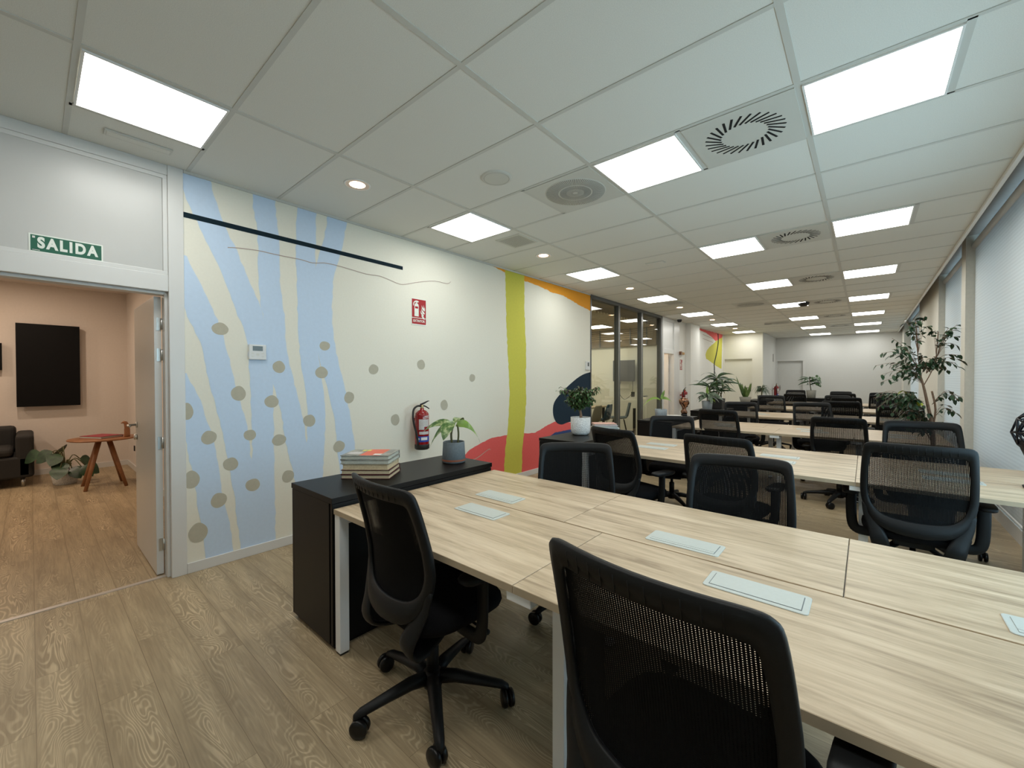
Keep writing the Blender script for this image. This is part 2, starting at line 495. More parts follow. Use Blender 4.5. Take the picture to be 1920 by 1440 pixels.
    def build(s, name, parent=None, bevel=0, weld=False, seg=2, loc=None):
        me = bpy.data.meshes.new(name)
        me.from_pydata(s.v, [], s.f)
        for m_ in s.mats: me.materials.append(m_)
        for p, i, sm in zip(me.polygons, s.mi, s.sm):
            p.material_index = i; p.use_smooth = sm
        bm = bmesh.new(); bm.from_mesh(me)
        if weld: bmesh.ops.remove_doubles(bm, verts=bm.verts, dist=1e-5)
        bmesh.ops.recalc_face_normals(bm, faces=bm.faces)
        bm.to_mesh(me); bm.free()
        o = bpy.data.objects.new(name, me)
        COL.objects.link(o)
        if loc: o.location = loc
        if parent: o.parent = parent
        if bevel:
            b = o.modifiers.new('bevel', 'BEVEL'); b.width = bevel; b.segments = seg
            b.limit_method = 'ANGLE'; b.angle_limit = math.radians(40)
            b.harden_normals = False
        return o

def tag(o, label, cat, group=None):
    o['label'] = label; o['category'] = cat
    if group: o['group'] = group
    return o
def thing(name, label, cat, loc=(0, 0, 0), rz=0, group=None):
    o = bpy.data.objects.new(name, None); COL.objects.link(o)
    o.empty_display_size = 0.1
    o.location = loc; o.rotation_euler = (0, 0, rz)
    return tag(o, label, cat, group)
def struct(o):
    o['kind'] = 'structure'; return o
def kids(o): return [c for c in o.children]
def copy_tree(o, parent=None):
    c = o.copy(); COL.objects.link(c)
    if parent: c.parent = parent
    for k in kids(o): copy_tree(k, c)
    return c
def text_mesh(txt, size, mat, mx, name='lettering', parent=None, bold=0.0, sx=1.0, spacing=1.0, depth=0.0004):
    cu = bpy.data.curves.new(name, 'FONT')
    cu.body = txt; cu.size = size; cu.align_x = 'CENTER'; cu.align_y = 'CENTER'
    cu.offset = bold; cu.extrude = depth; cu.space_character = spacing
    to = bpy.data.objects.new('tmp', cu); COL.objects.link(to)
    bpy.context.view_layer.update()
    dg = bpy.context.evaluated_depsgraph_get()
    me = bpy.data.meshes.new_from_object(to.evaluated_get(dg))
    me.transform(mx @ Matrix.Scale(sx, 4, (1, 0, 0)))
    me.name = name
    me.materials.clear(); me.materials.append(M[mat] if isinstance(mat, str) else mat)
    bpy.data.objects.remove(to); bpy.data.curves.remove(cu)
    o = bpy.data.objects.new(name, me); COL.objects.link(o)
    if parent: o.parent = parent
    return o
def MX(origin, x, y, z):
    return Matrix(((x[0], y[0], z[0], origin[0]), (x[1], y[1], z[1], origin[1]), (x[2], y[2], z[2], origin[2]), (0, 0, 0, 1)))
def on_wall(x, y, z): return MX((x, y, z), (0, 1, 0), (0, 0, 1), (1, 0, 0))     # a panel on the left wall, facing +x
def catmull(pts, k=4, closed=False):
    out = []; n = len(pts)
    P = [Vector(p) for p in pts]
    for i in range(n if closed else n - 1):
        if closed: a, b, c, d = P[(i - 1) % n], P[i], P[(i + 1) % n], P[(i + 2) % n]
        else: a, b, c, d = P[max(i - 1, 0)], P[i], P[i + 1], P[min(i + 2, n - 1)]
        for j in range(k):
            t = j / k
            out.append(0.5 * ((2 * b) + (c - a) * t + (2 * a - 5 * b + 4 * c - d) * t * t + (3 * b - a - 3 * c + d) * t ** 3))
    if not closed: out.append(P[-1])
    return out
RNG = random.Random(7)
H = 2.90
# ---------------------------------------------------------------- room shell
YB, YF, YA = -2.4, 18.0, 15.45       # back wall, far wall, wall with the near far door
XR = 4.475                            # ceiling edge on the window side
b = MB(); b.box((-6.0, YB - 0.1, -0.1), (5.2, YF + 0.2, 0.0), 'floor')
struct(b.build('floor'))

def row(r): return 1.9494 + 0.6 * r
LB, LA, LC = 1.0435, 2.2435, 3.4435
c = MB()
c.box((-0.12, YB, H), (XR, YF, H + 0.06), 'tile')
zt = H - 0.004
for x in (LB, LA, LC):
    c.box((x - 0.015, YB, zt), (x + 0.015, YF, H), 'tbar')
r = -7
while row(r) < YF:
    for a, e in ((0, LB), (LB, LA), (LA, LC), (LC, XR)):
        c.box((a + 0.015, row(r) - 0.012, zt), (e - 0.015, row(r) + 0.012, H), 'tbar')
    r += 1
for r in (-3, 1, 5, 9, 13, 17, 21, 25):
    for x in (LB - 0.6, LA + 0.6, LC + 0.6):
        if r == 25 and x < 1: continue
        c.box((x - 0.015, row(r), zt), (x + 0.015, row(r + 1), H), 'tbar')
c.box((LB + 0.585, row(1), zt), (LB + 0.615, row(2), H), 'tbar')
c.box((0, 0.724, H - 0.02), (0.012, 6.465, H), 'tbar')
struct(c.build('ceiling'))
e = MB()
e.box((XR - 0.004, YB, H - 0.03), (XR + 0.022, YF, H + 0.06), 'trimw')
e.box((XR + 0.022, YB, H + 0.25), (5.2, YF, H + 0.3), 'recess')
e.box((XR + 0.0, YB, H + 0.06), (XR + 0.022, YF, H + 0.3), 'recess')
struct(e.build('trim_1'))

# wall_left: paint of the mural is part of the wall
from mathutils import Vector as V3
M_trunk_low=[(0.717,1.45),(0.731,1.45),(0.752,1.385),(0.79,1.302),(0.828,1.192),(0.867,1.044),(0.896,0.906),(0.915,0.78),(0.93,0.641),(0.944,0.514),(0.97,0.383),(0.99,0.252),(1.01,0.068),(0.833,0.058),(0.824,0.176),(0.806,0.351),(0.783,0.489),(0.774,0.611),(0.761,0.733),(0.738,0.855),(0.72,0.975),(0.713,1.023)]
M_trunk=[(0.715,2.298),(0.741,2.292),(0.779,2.194),(0.826,2.096),(0.875,1.971),(0.925,1.855),(0.96,1.735),(0.985,1.6),(1.011,1.475),(1.032,1.362),(1.069,1.217),(1.102,1.087),(1.123,0.93),(1.141,0.726),(1.148,0.927),(1.144,1.123),(1.138,1.318),(1.133,1.448),(1.128,1.551),(1.118,1.696),(1.102,1.772),(1.042,1.944),(0.99,2.099),(0.928,2.273),(0.873,2.394),(0.806,2.556),(0.759,2.66),(0.72,2.78),(0.721,2.914),(0.883,2.91),(0.907,2.779),(0.952,2.635),(0.993,2.535),(1.068,2.365),(1.111,2.247),(1.167,2.115),(1.213,1.991),(1.236,1.895),(1.211,2.017),(1.206,2.121),(1.199,2.277),(1.205,2.435),(1.195,2.615),(1.164,2.775),(1.166,2.917),(1.327,2.926),(1.334,2.761),(1.358,2.593),(1.36,2.417),(1.359,2.227),(1.379,2.068),(1.397,1.906),(1.406,1.715),(1.414,1.633),(1.446,1.482),(1.491,1.282),(1.523,1.14),(1.556,0.967),(1.568,0.849),(1.581,1.051),(1.576,1.165),(1.559,1.323),(1.526,1.521),(1.508,1.732),(1.502,1.889),(1.497,2.169),(1.49,2.446),(1.494,2.656),(1.503,2.916),(1.665,2.917),(1.661,2.7),(1.655,2.396),(1.691,2.534),(1.74,2.692),(1.77,2.906),(1.953,2.915),(1.916,2.692),(1.868,2.499),(1.821,2.34),(1.804,2.114),(1.802,1.92),(1.817,1.772),(1.861,1.564),(1.915,1.351),(1.97,1.068),(2.009,0.831),(2.028,0.672),(2.048,0.432),(2.055,0.114),(1.891,0.109),(1.87,0.542),(1.848,0.697),(1.829,0.926),(1.812,1.078),(1.775,1.23),(1.731,1.408),(1.702,1.511),(1.674,1.641),(1.688,1.511),(1.72,1.305),(1.736,1.083),(1.73,0.862),(1.714,0.687),(1.706,0.526),(1.692,0.108),(1.515,0.099),(1.465,0.541),(1.44,0.672),(1.408,0.829),(1.383,0.956),(1.365,1.122),(1.329,1.26),(1.301,1.368),(1.298,1.261),(1.305,1.152),(1.307,0.909),(1.306,0.639),(1.311,0.421),(1.309,0.047),(1.059,0.053),(1.049,0.171),(1.034,0.329),(1.025,0.484),(0.999,0.629),(0.973,0.821),(0.953,0.949),(0.929,1.1),(0.904,1.213),(0.869,1.36),(0.846,1.506),(0.813,1.684),(0.784,1.745),(0.738,1.858),(0.72,1.938),(0.712,1.949)]
M_dots=[(0.727,1.174,0.041,0.061),(1.054,1.294,0.049,0.058),(1.13,0.962,0.045,0.042),(0.861,0.971,0.048,0.051),(1.348,1.507,0.047,0.051),(1.703,1.464,0.054,0.053),(1.734,1.706,0.049,0.041),(1.29,1.221,0.052,0.051),(1.592,1.04,0.053,0.053),(1.345,0.898,0.054,0.047),(0.998,0.751,0.05,0.05),(0.752,0.675,0.048,0.065),(0.919,0.489,0.052,0.056),(1.147,0.561,0.053,0.049),(1.413,0.582,0.049,0.052),(1.861,0.779,0.054,0.053),(1.963,1.231,0.05,0.055),(2.221,1.502,0.052,0.05),(2.465,0.982,0.052,0.059),(0.789,0.278,0.056,0.072),(0.938,1.787,0.052,0.047),(2.798,1.564,0.052,0.054),(3.574,1.418,0.051,0.048),(3.122,1.103,0.053,0.06)]
M_bar=[(0.718,2.605),(0.718,2.567),(2.566,2.555),(2.566,2.592)]
M_line1=[(0.992,2.414),(1.057,2.426),(1.193,2.439),(1.326,2.437),(1.44,2.438),(1.533,2.439),(1.63,2.431),(1.731,2.452),(1.837,2.455),(1.979,2.446),(2.147,2.432),(2.289,2.44),(2.401,2.423),(2.518,2.401),(2.598,2.41),(2.771,2.464),(2.991,2.515),(3.172,2.516),(3.229,2.551)]
M_green=[(4.195,2.913),(4.215,2.456),(4.218,2.11),(4.252,1.694),(4.286,1.227),(4.249,0.762),(4.196,0.488),(4.16,0.111),(4.543,0.043),(4.563,0.442),(4.602,0.682),(4.65,1.12),(4.642,1.366),(4.643,1.856),(4.613,2.342),(4.599,2.91)]
M_orange=[(3.801,2.916),(6.499,2.935),(6.481,2.61),(6.136,2.654),(5.867,2.703),(5.612,2.749),(5.325,2.745),(5.057,2.78),(4.805,2.801),(4.598,2.806),(4.195,2.844),(3.966,2.878)]
M_red=[(3.277,0.379),(3.528,0.529),(3.706,0.582),(3.927,0.633),(4.214,0.637),(4.563,0.625),(4.863,0.607),(5.142,0.683),(5.371,0.731),(5.815,0.681),(6.502,0.717),(6.505,-0.003),(3.706,-0.084)]
M_navy=[(6.485,1.523),(6.266,1.49),(6.033,1.417),(5.775,1.3),(5.566,1.188),(5.398,1.08),(5.327,0.99),(5.317,0.879),(5.349,0.784),(5.431,0.702),(5.566,0.668),(5.705,0.684),(5.884,0.695),(6.487,0.7)]
M_royal=[(5.253,0.523),(5.365,0.558),(5.776,0.566),(6.487,0.548),(6.487,0.213),(5.252,0.255)]
M_hole=[(6.266,1.108),(6.461,1.197),(6.486,1.059),(6.306,1.061)]
M_fred=[(12.617,2.881),(15.371,2.899),(15.295,2.794),(14.512,2.622),(13.996,2.729),(13.406,2.805),(12.904,2.822)]
M_fyel=[(14.512,2.622),(15.321,2.805),(15.231,1.733),(14.704,1.797),(14.234,1.883),(13.843,1.951),(13.469,2.016),(13.39,2.135),(13.518,2.263),(13.836,2.404),(14.396,2.566)]
M_fline=[(14.776,2.887),(14.812,2.593),(14.578,2.186),(14.349,1.887),(14.381,1.694),(14.314,1.145),(14.285,0.406)]
def rough_edge(pts, step=0.045, amp=0.006, seed=1):
    out = []; rg = random.Random(seed); n = len(pts)
    for i in range(n):
        a, b_ = Vector(pts[i] ), Vector(pts[(i + 1) % n])
        L = (b_ - a).length; k = max(1, int(L / step))
        nr = Vector((-(b_ - a).y, (b_ - a).x)).normalized() if L > 1e-6 else Vector((0, 0))
        for j in range(k):
            p = a.lerp(b_, j / k)
            out.append(p + nr * rg.uniform(-amp, amp) if j else a)
    return out
wl = MB()
T = 0.12
def wl_box(y0, y1, z0, z1, mat='cream', x1=0.0):
    wl.box((-T, y0, z0), (x1, y1, z1), mat)
wl_box(YB, -0.36, 0, H + 0.1, 'wall')
wl_box(0.715, 6.47, 0, H + 0.1)
wl_box(9.86, 9.90, 0, H + 0.1, 'wall')
wl_box(11.05, 11.58, 0, H + 0.1, 'wall')
wl_box(11.58, 12.35, 0, H + 0.1, 'wall')
wl_box(12.35, YA + 0.1, 0, H + 0.1, 'wall')
def paint(pts, mat, off, jag=None, seed=1, lo=0.07, ymin=0.7175, ymax=6.47):
    q = rough_edge(pts, 0.04, jag, seed) if jag else [Vector(p) for p in pts]
    p3 = [(off, min(max(p.x, ymin), ymax), min(max(p.y, lo), H)) for p in q]
    wl.poly(p3, mat)
paint(M_trunk_low, 'blue', 0.0010, 0.006, 2)
paint(M_trunk, 'blue', 0.0010, 0.006, 3)
for i, (y, z, ry, rz_) in enumerate(M_dots):
    rg = random.Random(i + 40); a0 = rg.uniform(0, 6.28)
    paint([(y + ry * math.cos(a) * (1 + 0.05 * math.sin(2 * a + a0)), z + rz_ * math.sin(a) * (1 + 0.04 * math.cos(3 * a + a0)))
           for a in [2 * PI * k / 28 for k in range(28)]], 'dot', 0.0016)
paint(M_orange, 'orange', 0.0010, 0.006, 5)
paint(M_red, 'red', 0.0010, 0.005, 6)
paint(M_green, 'green', 0.0014, 0.008, 7)
paint(M_royal, 'royal', 0.0014, 0.003, 8)
paint([tuple(p)[:2] for p in catmull([(y, z, 0) for y, z in M_navy], 3)], 'navy', 0.0016)
paint(M_hole, 'cream', 0.0020)
paint(M_bar, 'ink', 0.0022)
def wline(pts, wd, mat, off, ymax=6.47):
    P = [tuple(p)[:2] for p in catmull([(y, z, 0) for y, z in pts], 3)]
    for a, b_ in zip(P[:-1], P[1:]):
        wl.quad([(off, a[0], a[1] - wd), (off, b_[0], b_[1] - wd), (off, b_[0], b_[1] + wd), (off, a[0], a[1] + wd)], mat)
wline(M_line1, 0.0032, 'line', 0.0026)
wline([(3.42, 0.42), (3.62, 0.40), (3.86, 0.49), (3.90, 0.47)], 0.004, 'dot', 0.0026)
paint(M_fred, 'red', 0.0010, 0.006, 11, ymin=12.35, ymax=YA)
paint(M_fyel, 'green', 0.0014, 0.006, 12, ymin=12.35, ymax=YA)
FL = [tuple(p)[:2] for p in catmull([(y, z, 0) for y, z in M_fline], 3)]
for a, b_ in zip(FL[:-1], FL[1:]):
    wl.quad([(0.002, a[0] - .055, a[1]), (0.002, a[0] + .055, a[1]), (0.002, b_[0] + .055, b_[1]), (0.002, b_[0] - .055, b_[1])], 'ink')
for zz in (2.72, 2.60):
    wl.quad([(0.002, 13.1, zz), (0.002, 14.2, zz - .05), (0.002, 14.2, zz - .035), (0.002, 13.1, zz + .015)], 'line')
struct(wl.build('wall_left'))
b = MB(); b.box((0, 11.58, 0), (0.13, 12.35, H), 'wall'); struct(b.build('trim_6', bevel=0.003))

b = MB()
b.box((0, 0.722, 0), (0.014, 6.46, 0.075), 'joinery')
b.box((0, 11.06, 0), (0.014, 11.58, 0.075), 'joinery'); b.box((0, 12.35, 0), (0.014, YA, 0.075), 'joinery')
struct(b.build('baseboard_left', bevel=0.003))

# the other walls
b = MB(); b.box((-6.0, YB - 0.12, 0), (5.2, YB, H + 0.3), 'wall'); struct(b.build('wall_back'))
wf = MB()
wf.box((-0.12, YA, 2.06), (1.17, YA + 0.12, H), 'cream')
wf.box((-0.12, YA, 0), (0.04, YA + 0.12, 2.06), 'cream')
wf.box((0.87, YA, 0), (1.17, YA + 0.12, 2.06), 'cream')
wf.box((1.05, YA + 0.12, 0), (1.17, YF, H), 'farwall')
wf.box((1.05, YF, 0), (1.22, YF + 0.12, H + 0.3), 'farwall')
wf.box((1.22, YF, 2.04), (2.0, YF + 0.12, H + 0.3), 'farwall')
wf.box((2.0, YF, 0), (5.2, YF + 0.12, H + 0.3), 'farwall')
struct(wf.build('wall_far'))
def plain_door(nm, x0, x1, y, z1, mat, lever_x, dark=True):
    d = MB(); d.box((x0, y + 0.06, 0.005), (x1, y + 0.10, z1), mat)
    o = struct(d.build(nm, bevel=0.002))
    h = MB()
    m_ = 'rubber' if dark else 'chrome'
    h.box((lever_x - 0.02, y + 0.045, 0.98), (lever_x + 0.02, y + 0.06, 1.16), m_)
    h.tube([(lever_x, y + 0.05, 1.10), (lever_x, y + 0.0, 1.10), (lever_x - 0.12, y + 0.0, 1.10)], 0.010, m_)
    h.build('door_handle', o)
    return o
plain_door('door_3', 0.04, 0.87, YA, 2.06, 'cream', 0.81)
plain_door('door_4', 1.22, 2.0, YF, 2.04, 'farwall', 1.30, False)
b = MB()
for x in (1.17, 2.0): b.box((x, YF - 0.015, 0), (x + 0.06, YF, 2.1), 'joinery')
b.box((1.23, YF - 0.015, 2.04), (2.0, YF, 2.1), 'joinery')
struct(b.build('trim_2'))

# window side
wr = MB()
wr.box((4.71, YB, 0), (4.76, YF, 0.13), 'joinery')
wr.box((4.76, YB, 0), (5.0, YF, 0.10), 'pier')
wr.box((4.90, YB, 0.10), (5.0, YF, 0.44), 'pier')
PIERS = [(YB, -1.9), (1.1, 1.4), (4.2, 4.45), (7.5, 7.79), (10.0, 13.3), (17.2, 18.0)]
for y0, y1 in PIERS[:2] + PIERS[3:5]:
    wr.box((4.64, y0, 0), (5.0, y1, H + 0.3), 'pier')
wr.box((4.76, 4.2, 0), (5.0, 4.45, H + 0.3), 'pier')
wr.box((4.575, 17.0, 0), (5.0, 18.0, H + 0.3), 'pier')
wr.box((4.90, YB, 2.95), (5.0, YF, H + 0.3), 'recess')
struct(wr.build('wall_right'))
bays = [(-1.9, 1.1), (1.4, 4.2), (4.45, 7.5), (7.79, 10.0), (13.3, 17.0)]
for i, (y0, y1) in enumerate(bays):
    f = MB()
    for a, c_ in ((y0, y0 + 0.05), (y1 - 0.05, y1), ((y0 + y1) / 2 - 0.03, (y0 + y1) / 2 + 0.03)):
        f.box((4.91, a, 0.44), (4.97, c_, 2.95), 'whitemetal')
    for z in (0.44, 2.90): f.box((4.91, y0 + 0.05, z), (4.97, y1 - 0.05, z + 0.05), 'whitemetal')
    o = struct(f.build('window_%d' % (i + 1)))
    g = MB(); g.box((4.938, y0 + 0.05, 0.49), (4.942, y1 - 0.05, 2.90), 'clearglass'); g.build('glass_pane', o)
def blind(y0, y1, label, z0=0.16):
    t = MB(); t.box((4.72, y0, z0), (4.724, y1, 2.98), 'blind')
    o = tag(t.build('roller_blind'), label, 'blind', 'ribbed blinds on the window side')
    k = MB(); k.tube([(4.722, y0, z0 - .008), (4.722, y1, z0 - .008)], 0.012, 'whitemetal'); k.build('bottom_bar', o)
    k = MB(); k.tube([(4.722, y0, 3.02), (4.722, y1, 3.02)], 0.04, 'whitemetal'); k.build('roller', o)
blind(-1.85, 1.08, 'unseen white ribbed roller blind added to block daylight beside the camera')  # unseen blind, added to keep bluish daylight off the entrance wall
blind(1.45, 4.17, 'white ribbed roller blind just outside the right edge of the photo, nearest the camera', 2.2)
blind(4.2, 7.499, 'wide bright white ribbed blind filling the right edge, nearest in view')
blind(7.791, 9.999, 'narrow shaded ribbed blind between the two beige piers, behind the fig tree')
blind(13.301, 16.999, 'farthest shaded ribbed blind beyond the long beige pier')

# ---------------------------------------------------------------- entrance door on the left
tr = MB()
tr.box((-T - 0.01, 0.635, 0), (0.012, 0.722, H), 'joinery')                    # jamb
tr.box((-T - 0.01, -0.40, 0), (0.012, -0.33, H), 'joinery')
tr.box((-T, -0.33, 2.02), (0.006, 0.635, 2.135), 'joinery')                     # head
tr.box((-T, -0.33, 2.83), (0.006, 0.635, H), 'joinery')
tr.box((-0.05, -0.30, 2.16), (-0.006, 0.608, 2.81), 'panelpaint')                  # transom panel
for z in (2.135, 2.803): tr.box((-0.05, -0.33, z), (0.0, 0.635, z + 0.027), 'joinery')
for y in (-0.33, 0.608): tr.box((-0.05, y, 2.16), (0.0, y + 0.027, 2.805), 'joinery')
tr.box((-T, 0.617, 0), (-0.03, 0.635, 2.02), 'joinery')
tr.box((-T, -0.33, 2.00), (-0.03, 0.617, 2.02), 'joinery')
struct(tr.build('trim_3', bevel=0.003))
b = MB(); b.box((-0.09, -0.33, 0.0), (-0.055, 0.617, 0.005), 'aluminium'); struct(b.build('trim_4'))
d = MB(); d.box((-0.96, 0.572, 0.008), (-0.115, 0.612, 1.995), 'joinery')
door = struct(d.build('door_1', bevel=0.002))
for z in (0.22, 0.95, 1.58, 1.80):
    h = MB(); h.box((-0.1145, 0.585, z - 0.045), (-0.112, 0.607, z + 0.045), 'chrome')
    h.tube([(-0.108, 0.612, z - 0.04), (-0.108, 0.612, z + 0.04)], 0.007, 'chrome')
    h.build('hinge', door)
h = MB()
h.lathe([(0.0, 0.0), (0.026, 0.0), (0.026, 0.008), (0.0, 0.008)], 'chrome', 16, (-0.88, 0.564, 1.03), 'y')
h.tube([(-0.88, 0.567, 1.03), (-0.88, 0.52, 1.03), (-0.86, 0.512, 1.03), (-0.75, 0.512, 1.03)], 0.009, 'chrome')
h.lathe([(0.0, 0.0), (0.024, 0.0), (0.024, 0.02), (0.0, 0.02)], 'chrome', 16, (-0.88, 0.552, 0.93), 'y')
h.build('door_handle', door)

# second door further along, with transom
tr = MB()
for y0, y1 in ((9.90, 9.97), (10.66, 11.05)): tr.box((-T, y0, 0), (0.012, y1, H), 'joinery')
tr.box((-T, 9.97, 2.03), (0.006, 10.66, 2.14), 'joinery'); tr.box((-T, 9.97, 2.82), (0.006, 10.66, H), 'joinery')
tr.box((-0.04, 9.97, 2.14), (-0.01, 10.66, 2.82), 'joinery')
struct(tr.build('trim_5', bevel=0.003))
d = MB(); d.box((-0.85, 10.60, 0.008), (-0.115, 10.64, 2.02), 'joinery')
d2 = struct(d.build('door_2', bevel=0.002))
for z in (0.3, 1.05, 1.62, 1.82):
    h = MB(); h.box((-0.1145, 10.607, z - 0.05), (-0.108, 10.634, z + 0.05), 'chrome'); h.build('hinge', d2)
# little room behind it
rr = MB()
rr.box((-1.9, 9.9, 0), (-1.8, 12.4, 2.6), 'pinkwall'); rr.box((-1.8, 12.3, 0), (-0.12, 12.4, 2.6), 'pinkwall')
rr.box((-1.9, 9.9, 2.6), (-0.12, 12.4, 2.7), 'wall')
struct(rr.build('wall_lobby'))

# ---------------------------------------------------------------- lounge behind the entrance door
lr = MB()
lr.box((-5.65, YB, 0), (-5.55, 1.15, 2.9), 'pinkwall')
lr.box((-5.55, 1.04, 0), (-T, 1.15, 2.9), 'pinkwall')
lr.box((-5.65, YB, 2.80), (-T, 1.15, 2.9), 'pinkwall')
struct(lr.build('wall_lounge'))
b = MB(); b.box((-5.55, YB, 0), (-5.536, 1.04, 0.08), 'joinery'); b.box((-5.536, 1.026, 0), (-1.0, 1.04, 0.08), 'joinery')
struct(b.build('baseboard_lounge'))

# ---------------------------------------------------------------- meeting room behind the glass
mr = MB()
mr.box((-3.7, 6.35, 0), (-3.6, 9.98, H), 'cream'); mr.box((-3.6, 6.35, 0), (-T, 6.45, H), 'cream')
mr.box((-3.6, 9.88, 0), (-T, 9.96, H), 'cream')
mr.box((-3.6, 6.45, 2.86), (-T, 9.88, H), 'brownceil')
mr.box((-3.6, 9.80, 2.22), (-T, 9.88, 2.86), 'brownceil')
mr.box((-3.6, 6.45, 2.22), (-3.52, 9.80, 2.86), 'brownceil')
for i in range(26):
    y = 6.55 + i * 0.125
    mr.box((-3.5, y, 2.66), (-T - 0.05, y + 0.035, 2.70), 'slat')
for x in (-0.6, -1.3, -2.0, -2.7, -3.3):
    mr.box((x, 6.5, 2.70), (x + 0.03, 9.8, 2.78), 'brownceil')
for i in range(9):
    z = 2.40 + i * 0.052
    mr.box((-3.52, 6.5, z), (-3.50, 9.78, z + 0.022), 'slat'); mr.box((-3.50, 9.78, z), (-0.2, 9.80, z + 0.022), 'slat')
for i in range(8):
    mr.box((-3.50, 6.7 + i * 0.42, 2.24), (-3.485, 6.725 + i * 0.42, 2.84), 'darkframe'); mr.box((-3.3 + i * 0.42, 9.765, 2.24), (-3.275 + i * 0.42, 9.78, 2.84), 'darkframe')
struct(mr.build('wall_meeting'))
gp = thing('glass_partition', 'dark-framed glass partition of the meeting room beside the coloured mural', 'partition', (0, 6.47, 0))
f = MB()
f.box((-0.09, 0, 0), (0.01, 3.39, 0.05), 'darkframe'); f.box((-0.09, 0, 2.84), (0.012, 3.39, 2.90), 'darkframe')
for y, wd in ((0.0, 0.03), (1.09, 0.07), (2.19, 0.07), (3.30, 0.09)):
    f.box((-0.09, y, 0.05), (0.008, y + wd, 2.84), 'darkframe')
f.build('partition_frame', gp)
for y0, y1 in ((0.03, 1.09), (1.16, 2.19), (2.26, 3.30)):
    g = MB(); g.box((-0.045, y0, 0.05), (-0.037, y1, 2.84), 'glass'); g.build('glass_pane', gp)
for y in (1.085, 2.185):
    g = MB(); g.box((0.0085, y, 0.05), (0.014, y + 0.012, 2.84), 'chrome'); g.build('seal_strip', gp)
g = MB(); g.tube([(0.03, 2.30, 1.02), (0.03, 2.46, 1.02)], 0.01, 'darkframe'); g.tube([(0.0, 2.30, 1.02), (0.03, 2.30, 1.02)], 0.01, 'darkframe')
g.build('door_handle', gp)
# ---------------------------------------------------------------- desks
ZT = 0.742
BW = 2.42
def make_desk(w_, socket_x, side, legs, sock=True):
    """origin = left front floor corner of the 0.59 deep desk; side 'f' = front row, 'b' = back row"""
    t = thing('desk', '', 'desk')
    b = MB(); dpt = 0.594
    b.box((0.0015, 0, ZT - 0.026), (w_ - 0.0015, dpt, ZT), 'desk')
    o = b.build('desk_top', t, bevel=0.0018)
    e = MB()
    ey = -0.0012 if side == 'f' else dpt + 0.0002
    e.box((0.001, ey, ZT - 0.0255), (w_ - 0.001, ey + 0.001, ZT - 0.0008), 'deskedge'); e.build('edge_band', t)
    fr = MB()
    yo, yi = (0.20, dpt - 0.01) if side == 'f' else (0.01, dpt - 0.20)
    zt = ZT - 0.027
    fr.box((0.06, (yo + yi) / 2 - 0.02, zt - 0.045), (w_ - 0.06, (yo + yi) / 2 + 0.02, zt), 'whitemetal')
    fr.build('crossbar', t, bevel=0.002)
    for (x, style) in legs:
        l = MB()
        if style == 'end':       # leg flush with the outer edge
            ly = 0.004 if side == 'f' else dpt - 0.054
            l.box((x, ly, 0.012), (x + 0.05, ly + 0.05, zt), 'whitemetal')
            l.box((x + 0.004, ly + 0.004, 0.0), (x + 0.046, ly + 0.046, 0.012), 'rubber')
            l.box((x + .004, ly + 0.0505 if side == 'f' else 0.02, zt - 0.05), (x + 0.046, dpt - 0.02 if side == 'f' else ly - 0.0005, zt), 'whitemetal')
        else:                    # shared leg set back under the joint, with its head bracket
            ly = 0.20 if side == 'f' else dpt - 0.25
            l.box((x + 0.045, ly, 0.012), (x + 0.095, ly + 0.05, zt - 0.03), 'whitemetal')
            l.box((x + 0.049, ly + 0.004, 0.0), (x + 0.091, ly + 0.046, 0.012), 'rubber')
            if side == 'f': l.box((x, 0.004, zt - 0.03), (x + 0.1, dpt - 0.01, zt), 'whitemetal')
            else: l.box((x, 0.01, zt - 0.03), (x + 0.1, dpt - 0.004, zt), 'whitemetal')
        l.build('leg', t, bevel=0.0025)
    if sock:
        y0 = 0.40 if side == 'f' else 0.045
        s = MB()
        sx, sy, sw, sd = socket_x - 0.14, y0, 0.28, 0.125
        def rr(x0, y0_, x1, y1_, r_, z):
            P = []
            for cx, cy, a in ((x1 - r_, y1_ - r_, 0), (x0 + r_, y1_ - r_, 90), (x0 + r_, y0_ + r_, 180), (x1 - r_, y0_ + r_, 270)):
                for k in range(5):
                    th = math.radians(a + k * 22.5); P.append((cx + r_ * math.cos(th), cy + r_ * math.sin(th), z))
            return P
        s.loft([rr(sx, sy, sx + sw, sy + sd, 0.012, ZT - 0.001), rr(sx, sy, sx + sw, sy + sd, 0.012, ZT + 0.002),
                rr(sx + .002, sy + .002, sx + sw - .002, sy + sd - .002, 0.011, ZT + 0.003)], 'socket', False)
        so = s.build('socket_panel', t)
        l = MB()
        l.box((sx + 0.016, sy + 0.016, ZT + 0.0028), (sx + sw - 0.016, sy + sd - 0.016, ZT + 0.0032), 'sockgap')
        if side == 'f': l.box((sx + 0.0185, sy + 0.0185, ZT + 0.003), (sx + sw - 0.0185, sy + sd - 0.0165, ZT + 0.0042), 'socket')
        else: l.box((sx + 0.0165, sy + 0.034, ZT + 0.003), (sx + sw - 0.0185, sy + sd - 0.0185, ZT + 0.0042), 'socket'); 
        if side == 'b': l.box((sx + 0.0165, sy + 0.0165, ZT + 0.003), (sx + sw - 0.0185, sy + 0.032, ZT + 0.0042), 'socket')
        l.build('socket_lid', so)
    return t
ORD = ['nearest', 'second', 'third', 'fourth', 'fifth', 'farthest']
DX = 1.66
protos = {}
def desk(key, *a):
    if key not in protos:
        protos[key] = make_desk(*a); return protos[key]
    return copy_tree(protos[key])
